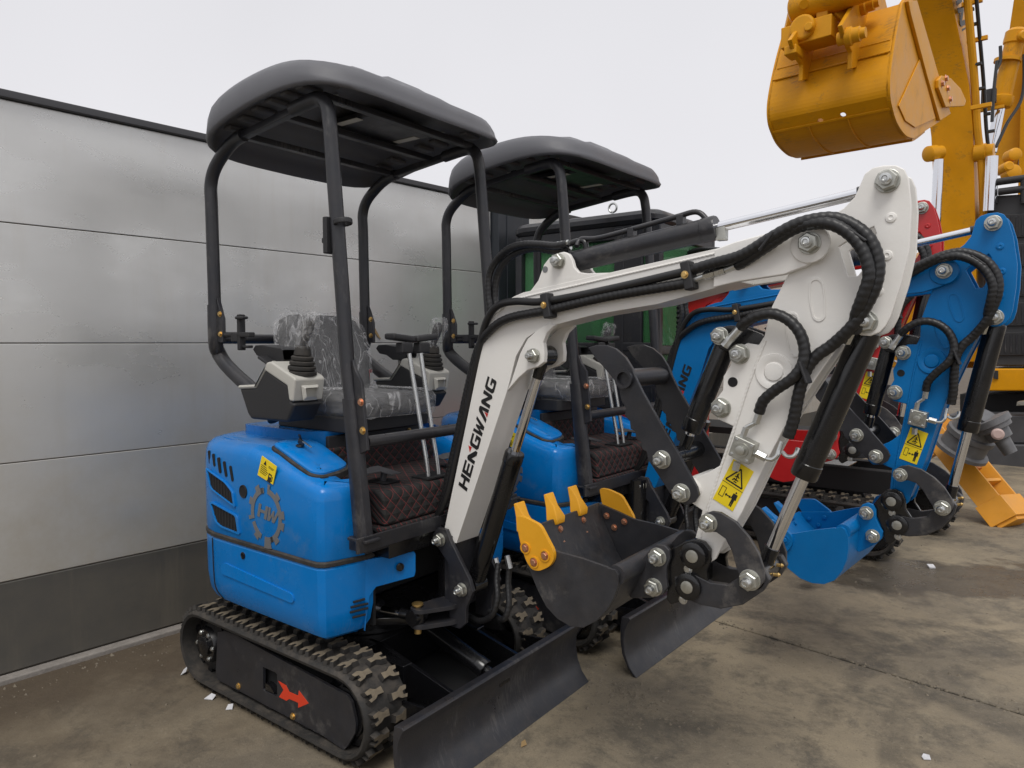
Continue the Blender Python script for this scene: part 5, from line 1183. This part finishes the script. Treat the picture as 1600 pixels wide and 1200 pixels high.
band(1, .8, .055, .010, YBIG, 'wear_strap'); band(4, .9, .012, .008, YBIG, 'weld_seam')
for u_ in (-.16, .15):
    for k in (5, 6):
        a, b = oc[k], oc[k + 1]; t = (b - a).normalized(); n = t.cross(UX).normalized()
        if n.dot(CAM - a) < 0: n = -n
        c = a - UX * HWB; MB().prism3([c + UX * (u_ - .006), c + UX * (u_ + .006), c + UX * (u_ + .006) + (b - a), c + UX * (u_ - .006) + (b - a)], n * .006).build('weld_seam', YBIG, bw)
def bead(pts, r_=.007): return MB().tube(pts, r_, 6, 2, rib=.15, pitch=.03).build('weld_bead', YBIG, bw)
def nrm(k):
    t = (oc[k + 1] - oc[k]).normalized(); n = t.cross(UX).normalized(); return t, (n if n.dot(CAM - oc[k]) > 0 else -n)
t1, n1 = nrm(1); s0 = oc[1] + (oc[2] - oc[1]) * .8 + n1 * .010
for o in (-.058, .058): bead([s0 + t1 * o - UX * .02, s0 + t1 * o - UX * HWB, s0 + t1 * o - UX * (2 * HWB - .02)])
for u_ in (-.16, .15): bead([p - UX * (HWB - u_) + nrm(min(5 + i // 5, len(oc) - 2))[1] * .004 for i, p in enumerate(ocs[25:])])
stf = [q_(*p) for p in [(1410, 4), (1424, 3), (1459, 121), (1478, 179), (1461, 190), (1440, 120), (1414, 24)]]
slabu(stf, .028, .016).build('edge_stiffener', YLIGHT, bw, .005)
wp = [q_(*p) for p in [(1432, 94), (1440, 122), (1457, 186), (1425, 200), (1410, 190), (1399, 166)]]
slabu(wp, .010, .016).build('wear_plate', YBIG, bw, .003)
cu_ = [q_(*p) for p in [(1452, 128), (1458, 121), (1472, 125), (1488, 141), (1497, 160), (1494, 168), (1464, 170), (1452, 140)]]
cc2 = slabu(cu_, .03, .045).build('side_cutter', YLIGHT, bw, .006)
for p in ((1463, 126), (1466, 141), (1470, 158), (1457, 134)): small_bolt(q_(*p) + UX * .075, bw, .026, UX, BOLTCU)
# ears, pins, coupler
for u_ in (-.17, .21):
    pe = SR + UX * (u_ - HWB)
    eo = [on_plane(px, py, SR + UX * (.21 - HWB), UX) for px, py in [(1352, -40), (1330, 10), (1312, 40), (1317, 60), (1328, 82), (1327, 108), (1345, 104), (1372, 60), (1385, 20), (1370, -40)]]
    slabu([p + UX * (u_ - .21) for p in eo], .035, -.0175).build('bucket_ear', YBIG, bw, .006)
for (px, py), r_ in (((1331, 56), .070), ((1353, 8), .070)):
    c = on_plane(px, py, SR + UX * (.26 - HWB), UX)
    MB().lathe(c - UX * .5, UX, [(.40, r_ * .72), (.45, r_ * .72), (.46, r_), (.50, r_), (.51, r_ * .8), (.56, r_ * .8), (.565, r_ * .6), (.60, r_ * .55)], 28).build('bucket_pin', YLIGHT, bw, ang=35)
BB = Matrix((UX, WY, ZZ)).transposed()
cpl_ = MB(); cpl_.box(D(1266, 56, 5.75), (.40, .22, .17), BB); cpl_.box(D(1240, 82, 5.72), (.10, .16, .07), BB)
cpl_.lathe(D(1257, 46, 5.70), -WY, [(0, .10), (.06, .10), (.07, .085)], 24); cpl_.lathe(D(1266, 44, 5.62), -WY, [(0, .035), (.05, .035)], 16)
cpl_.box(D(1288, 24, 5.66), (.09, .12, .07), BB)
cp_ = bp_(cpl_, 'quick_coupler', YLIGHT, .01)
MB().prism3([D(1228, 42, 5.95), D(1248, 38, 5.95), D(1262, -30, 5.9), D(1244, -30, 5.9)], FH * .05).build('link_plate', YLIGHT, big, .006, M=BI)
MB().prism3([D(1305, 22, 5.6), D(1320, 34, 5.6), D(1340, 0, 5.6), D(1352, -40, 5.6), D(1300, -40, 5.6)], FH * .05).build('link_plate', YLIGHT, big, .006, M=BI)
lk_ = MB().lathe(D(1240, 17, 5.85), D(1312, -10, 5.55) - D(1240, 17, 5.85), [(0, .10), (.02, .125), (.42, .125), (.44, .12), (.46, .125), (.75, .125)], 28); lk_.cyl(D(1256, 6, 5.68), D(1256, 6.5, 5.64), .035, 16); bp_(lk_, 'link_tube', YBIG, 0)
# stick and boom above the picture, then the boom coming down
def beam(name, pts, wx_, th, mt, par=None):
    lv = []
    for i, p in enumerate(pts):
        t = (pts[min(i + 1, len(pts) - 1)] - pts[max(i - 1, 0)]).normalized(); n = UX.cross(t).normalized(); a, b = wx_[i] / 2, th[i] / 2
        lv.append([p + UX * a + n * b, p - UX * a + n * b, p - UX * a - n * b, p + UX * a - n * b])
    m = MB(); o = 0
    for l in lv: m.v += l
    for k in range(len(lv) - 1):
        for i in range(4): m.f.append((k * 4 + i, k * 4 + (i + 1) % 4, k * 4 + 4 + (i + 1) % 4, k * 4 + 4 + i))
    m.f += [(0, 1, 2, 3), tuple(len(m.v) - 4 + i for i in range(4))]
    return bp_(m, name, mt, .012, par)
ctr = [(1422, -260, 8.3), (1440, -130, 8.6), (1460, 0, 9.0), (1475, 70, 9.2), (1488, 140, 9.3), (1495, 210, 9.4), (1498, 300, 9.5), (1500, 400, 9.6), (1503, 560, 9.8)]
bpts = [D(*c) for c in ctr]
bigboom = beam('boom', bpts, [.46, .47, .48, .48, .48, .47, .46, .46, .46], [.5, .55, .6, .64, .66, .66, .66, .64, .6], YBIG)
beam('stick', [D(1405, -330, 7.9), D(1380, -180, 6.9), D(1350, -60, 6.2)], [.32, .34, .3], [.5, .45, .3], YBIG)
for p0, p1, r_ in (((1448, 241, 9.1), (1470, 238, 9.15), .10), ((1520, 240, 9.1), (1553, 236, 8.95), .11)): bp_(MB().lathe(D(*p0), D(*p1) - D(*p0), [(0, r_ * .7), (.02, r_), ((D(*p1) - D(*p0)).length * .62, r_), ((D(*p1) - D(*p0)).length * .64, r_ * .86), ((D(*p1) - D(*p0)).length, r_ * .86)], 24), 'boom_pin', YLIGHT, 0)
for a, b, r_ in (((1467, 250, 9.05), (1461, 370, 9.1), .060), ((1549, 245, 8.95), (1545, 330, 9.0), .075)): bp_(MB().cyl(D(*a), D(*b), r_, 20), 'piston_rod', CHROME, 0)
for off, r_, mt, dz in ((0, .045, YLIGHT, 0), (14, .022, HOSE, -.02)):
    pts = [(1510 + off, -20, 8.6), (1517 + off, 60, 8.75), (1523 + off, 130, 8.9), (1527 + off, 200, 9.0), (1534 + off * .9, 260, 9.05), (1537 + off * .6, 340, 9.15)]
    bp_(MB().tube([D(*p) for p in pts], r_, 10, 4), 'oil_pipe', mt, 0)
for px, py in ((1527, 62), (1533, 166), (1519, 4)):
    bp_(MB().box(D(px, py, 8.78), (.22, .05, .05), Matrix((UX, WY, ZZ)).transposed()), 'pipe_bracket', YLIGHT, .004)
for py, px in ((15, 1517), (38, 1522), (100, 1529), (138, 1535), (178, 1543), (205, 1549)): bp_(MB().box(D(px, py, 8.8), (.07, .06, .03), Matrix((UX, WY, ZZ)).transposed()), 'hose_clip', BLKP, .003)
fp0 = bpts[2] * .6 + bpts[3] * .4 + UX * (.262)
l0, l1, l2 = on_plane(1483, -58, fp0, UX), on_plane(1506, 74, fp0, UX), on_plane(1493, -60, fp0, UX)
lt_ = lettering('WANG', l0, l1 - l0, l2 - l0, UX, 'boom_lettering', bigboom, INK, gap=.15, th=.004)
bf = MB().prism3([D(1412, 415, 10.1), D(1470, 385, 10.1), D(1545, 385, 10.0), D(1555, 575, 10.0), D(1405, 575, 10.1)], FH * .5); bp_(bf, 'boom_foot', YBIG, .02)
# grilled body with a guard rail, yellow base band and running gear
PB = D(1572, 430, 9.0)
def pb(px, py, k=0.): return on_plane(px, py, PB + WY * k, WY)
body = MB().prism3([pb(1537, 322), pb(1548, 306), pb(1720, 296), pb(1760, 572), pb(1543, 572), pb(1537, 400)], WY * 1.5); gb = bp_(body, 'engine_house', mat('house_black', (.030, .031, .034), .5, var=.2), .02)
for i in range(5):
    y0 = 336 + i * 46
    m = MB()
    m.prism3([pb(1548, y0), pb(1748, y0 - 6), pb(1748, y0 + 32), pb(1548, y0 + 36)], -WY * .03); gp_ = m.build('grille_panel', BLKP, gb, .008)
    w_ = MB()
    for k in range(22): xx = 1552 + k * 9; w_.prism3([pb(xx, y0 + 2, -.032), pb(xx + 2.2, y0 + 2, -.032), pb(xx + 2.2, y0 + 31, -.032), pb(xx, y0 + 31, -.032)], -WY * .012)
    w_.build('grille_bar', DARK, gb)
for a, b in (((1540, 287), (1720, 262)), ((1560, 300), (1720, 280))): bp_(MB().cyl(pb(*a, -.05), pb(*b, -.05), .045, 12), 'guard_rail', BLKP, 0)
for x_ in (1553, 1600, 1650): bp_(MB().cyl(pb(x_, 285 - (x_ - 1553) * .14, -.05), pb(x_, 318, -.05), .04, 12), 'rail_post', BLKP, 0)
ba = MB().prism3([pb(1540, 576, -.1), pb(1780, 576, -.1), pb(1780, 611, -.1), pb(1532, 611, -.1)], WY * 1.6); bb = bp_(ba, 'base_band', YBIG, .02)
MB().prism3([pb(1553, 579, -.1), pb(1560, 579, -.1), pb(1560, 592, -.1), pb(1553, 592, -.1)], -WY * .03).build('latch', BLKP, bb, .003)
bp_(MB().prism3([pb(1500, 616, .2), pb(1800, 616, .2), pb(1800, 660, .2), pb(1500, 660, .2)], WY * 1.4), 'slew_ring', FLAT, 0)
tg = MB().prism3([pb(1480, 648, -.5), pb(1850, 652, -.5), pb(1850, 700, -.5), pb(1480, 690, -.5)], WY * .6); bp_(tg, 'track_frame', STEELG, .02)
tg = MB().prism3([pb(1480, 692, -.6), pb(1850, 702, -.6), pb(1850, 745, -.6), pb(1480, 740, -.6)], WY * .7); bp_(tg, 'track_frame', STEELG, .02)
tg = MB().prism3([pb(1480, 741, -.4), pb(1850, 746, -.4), pb(1850, 800, -.4), pb(1480, 800, -.4)], WY * .7); bp_(tg, 'track_chain', RUBBER, .02)
bp_(MB().prism3([pb(1589, 628, -.6), pb(1620, 624, -.6), pb(1620, 632, -.6), pb(1588, 634, -.6)], WY * .2), 'step_plate', NUT, .003)
# second yellow digger whose boom rises behind, at the picture's right edge
big2 = thing('large_excavator', 'partly seen yellow excavator boom with hydraulic ram at the far right edge of the row', 'excavator', Matrix.Translation(D(1640, 690, 13.5)))
B2 = big2.matrix_world.inverted()
def b2(m, name, mt, bev=.006, ang=35): return m.build(name, mt, big2, bev, M=B2, ang=ang)
def beam2(name, pts, wd, th, mt):
    lv = []; m = MB()
    for i, p in enumerate(pts):
        t = (pts[min(i + 1, len(pts) - 1)] - pts[max(i - 1, 0)]).normalized(); n = UX.cross(t).normalized()
        m.v += [p + UX * wd / 2 + n * th / 2, p - UX * wd / 2 + n * th / 2, p - UX * wd / 2 - n * th / 2, p + UX * wd / 2 - n * th / 2]
    for k in range(len(pts) - 1):
        for i in range(4): m.f.append((k * 4 + i, k * 4 + (i + 1) % 4, k * 4 + 4 + (i + 1) % 4, k * 4 + 4 + i))
    m.f += [(0, 1, 2, 3), tuple(len(m.v) - 4 + i for i in range(4))]; b2(m, name, mt, .012)
beam2('boom', [D(1617, -60, 11.6), D(1606, 0, 11.8), D(1597, 60, 12), D(1588, 140, 12.2), D(1580, 200, 12.3), D(1574, 270, 12.4)], .34, .5, YLIGHT)
beam2('boom', [D(1640, 20, 11.6), D(1622, 150, 11.8), D(1617, 300, 12), D(1620, 420, 12.2)], .42, .5, YBIG)
cy = MB(); p0, p1 = D(1590, 45, 11.2), D(1562, 168, 11.4); L_ = (p1 - p0).length
cy.lathe(p0, p1 - p0, [(0, .10), (.05, .155), (.22, .155), (.24, .135), (L_ - .18, .135), (L_ - .16, .17), (L_ - .06, .175), (L_, .15)], 28); b2(cy, 'ram_barrel', YBIG, 0)
b2(MB().cyl(p1, D(1549, 238, 11.5), .082, 20), 'ram_rod', CHROME, 0)
for (x_, y_) in ((1575, 92), (1590, 60)): b2(MB().lathe(D(x_, y_, 11.28), p1 - p0, [(0, .19), (.05, .19)], 24), 'ram_clamp', YLIGHT, 0)
b2(MB().box(D(1545, 151, 11.2), (.20, .1, .22), Matrix((UX, WY, ZZ)).transposed()), 'work_lamp', BLKP, .01)
b2(MB().box(D(1548, 170, 11.3), (.36, .06, .05), Matrix((UX, WY, ZZ)).transposed()), 'lamp_bracket', YLIGHT, .006)
for pts in ([(1563, 72), (1563, 95), (1556, 110)], [(1600, 85), (1600, 130), (1594, 160), (1575, 190), (1563, 215), (1556, 230)], [(1558, 95), (1553, 140), (1550, 190)]): b2(MB().tube([D(x_, y_, 11.1) for x_, y_ in pts], .024, 8, 4), 'hose', HOSE, 0)
for x_, y_, r_ in ((1582, 243, .10), (1580, 270, .11), (1572, 262, .08), (1596, 57, .08)): b2(MB().lathe(D(x_ - 6, y_ + 3, 11.2), D(x_ + 6, y_ - 3, 11.0) - D(x_ - 6, y_ + 3, 11.2), [(0, r_), (.18, r_), (.2, r_ * .7)], 20), 'boss', YLIGHT, 0)

# ------------------------------------------------------------------ orange attachment with its grey gearbox
att = thing('trencher_frame', 'orange steel channel with a grey gearbox leaning with its lower end on the concrete', 'attachment', Matrix.Translation(D(1560, 822, 5.68)))
AI = att.matrix_world.inverted()
pA, pB = D(1466, 690, 6.2), D(1564, 810, 5.72); AX = (pB - pA).normalized(); TH = (CAM - pA).normalized(); TH = (TH - AX * TH.dot(AX)).normalized(); BX = TH.cross(AX).normalized()
if BX.dot(UP) < 0: BX = -BX
LA = (pB - pA).length
def at_(m, name, mt, bev=.004, ang=35): return m.build(name, mt, att, bev, M=AI, ang=ang)
def ab(s, b, c): return pA + AX * s + BX * b + TH * c
DP = -(TH * .9 - BX * .45).normalized()                  # into the channel: away from the eye and a little up
def chan(name, s0, s1, b0, b1, c0, c1, mt=ORNG): return at_(MB().add([ab(s, b, 0) + DP * c for s in (s0, s1) for b in (b0, b1) for c in (c0, c1)], [(0, 1, 3, 2), (4, 6, 7, 5), (0, 4, 5, 1), (2, 3, 7, 6), (0, 2, 6, 4), (1, 5, 7, 3)]), name, mt)
chan('channel_wall', -.55, LA, -.085, .10, 0, .015); chan('channel_wall', -.30, LA, -.085, .10, .24, .255); chan('channel_floor', -.55, LA, -.085, -.07, .015, .24)
for s in (.45, .70, LA - .02): chan('cross_plate', s, s + .03 + .05 * (s > .6), -.07, .09, .016, .239)
chan('end_box', LA - .16, LA + .03, -.10, .115, -.012, .27)
chan('side_arm', .02, .08, -.42, -.08, .01, .07)
q = MB().cyl(ab(.05, .05, 0) + DP * .12, ab(.34, .05, 0) + DP * .12, .035, 16); at_(q, 'spring_rod', mat('rod_orange', (.50, .17, .03), .5), 0)
at_(MB().lathe(D(1500, 705, 5.9), D(1543, 640, 5.7) - D(1500, 705, 5.9), [(0, .21), (.03, .21), (.04, .175), (.14, .17), (.15, .185), (.19, .185), (.20, .165), (.30, .14), (.33, .15), (.37, .15), (.38, .08)], 20), 'gearbox', GREYM, 0)
at_(MB().lathe(D(1545, 655, 5.62), D(1582, 712, 5.55) - D(1545, 655, 5.62), [(0, .145), (.05, .145), (.055, .13), (.09, .125), (.10, .09), (.17, .085), (.18, .058), (.30, .05)], 20), 'output_shaft', GREYM, 0)
at_(MB().lathe(D(1558, 678, 5.5), D(1561, 679, 5.4) - D(1558, 678, 5.5), [(0, .044), (.05, .044), (.06, .03)], 20), 'oil_cap', mat('cap_pink', (.45, .33, .30), .5), 0)

# ------------------------------------------------------------------ litter
def scrap(px, py, pts, label, mt=PAPER, h=.003, name='paper_scrap', cat='litter'):
    c = U(px, py, 2, .002); m = MB().prism3([c + RIGHT * a + FH * b + Vector((0, 0, dz)) for a, b, dz in pts], (0, 0, h)); tag(m.build(name, mt), label, cat)
scrap(289, 1052, [(-.01, -.02, 0), (.012, -.014, .014), (.006, .02, .024), (-.012, .014, .008)], 'white paper corner sticking out under the rear end of the nearest track')
scrap(330, 1091, [(-.026, -.009, 0), (.012, -.015, .0), (.020, .0, .012), (-.003, .013, .013)], 'larger folded white paper scrap under the middle of the nearest track')
scrap(359, 1107, [(-.012, -.012, 0), (.014, -.008, 0), (.01, .012, .012), (-.01, .01, .01)], 'tiny pale crumb beside the nearest track')
scrap(1447, 1185, [(-.014, -.008, 0), (.011, -.011, 0), (.016, .007, .006), (-.003, .012, .009), (-.014, .004, .003)], 'white flake of paper on bare concrete in the bottom right corner')
scrap(1455, 887, [(-.02, -.015, 0), (.02, -.015, 0), (.02, .015, .012), (-.02, .018, .012)], 'white pebble in the dark wet patch', h=.008, name='pebble')
scrap(818, 1163, [(-.01, -.02, 0), (.012, -.01, .004), (.006, .02, .006), (-.008, .01, .002)], 'dry straw leaf on the concrete below the blade', LEAFY, .002, 'dry_leaf')
wlf = on_plane(584, 512, W0 + WN * .004, WN)
tag(MB().prism3([wlf + WDIR * a + Vector((0, 0, b)) for a, b in ((-.06, .06), (-.045, .062), (.0, .01), (.055, -.075), (.03, -.06), (-.02, .0))], WN * .004).build('dry_leaf', LEAFY), 'dry brown leaf stuck to the grey wall panel left of the second canopy', 'leaf')

# ------------------------------------------------------------------ grit lying about on the concrete
gm = MB(); rg = random.Random(3)
def stone(x, y, r_):
    vs = [(x + r_ * rg.uniform(.6, 1.1) * math.cos(a), y + r_ * rg.uniform(.6, 1.1) * math.sin(a), -.001) for a in (.3, 1.6, 2.9, 4.1, 5.3)]
    vs.append((x + rg.uniform(-.3, .3) * r_, y + rg.uniform(-.3, .3) * r_, r_ * rg.uniform(.5, 1.0))); gm.add(vs, [(i, (i + 1) % 5, 5) for i in range(5)])
for _ in range(1500):
    u_, v_ = rg.uniform(-1.6, 3.4), rg.uniform(-1.6, 5.0); stone(u_, v_, abs(rg.gauss(0, .0035)) + .0015)
for _ in range(500):
    s_ = rg.uniform(0, 3.2); p = J0 + jd * (s_ - .4) + jn * rg.gauss(0, .035); stone(p.x, p.y, abs(rg.gauss(0, .004)) + .002)
for _ in range(420):
    p = wl(rg.uniform(-1.2, 3.0), .07 + abs(rg.gauss(0, .10)), 0); stone(p.x, p.y, abs(rg.gauss(0, .004)) + .002)
for _ in range(500):
    a0_, r0_ = rg.uniform(0, 6.28), abs(rg.gauss(0, .22)); stone(.95 + r0_ * math.cos(a0_) * 1.4, .55 + r0_ * math.sin(a0_), abs(rg.gauss(0, .004)) + .002)
gr_ = gm.build('grit', mat('grit_stone', (.16, .135, .10), .95, var=.5, vscale=60), ang=20); gr_['kind'] = 'stuff'
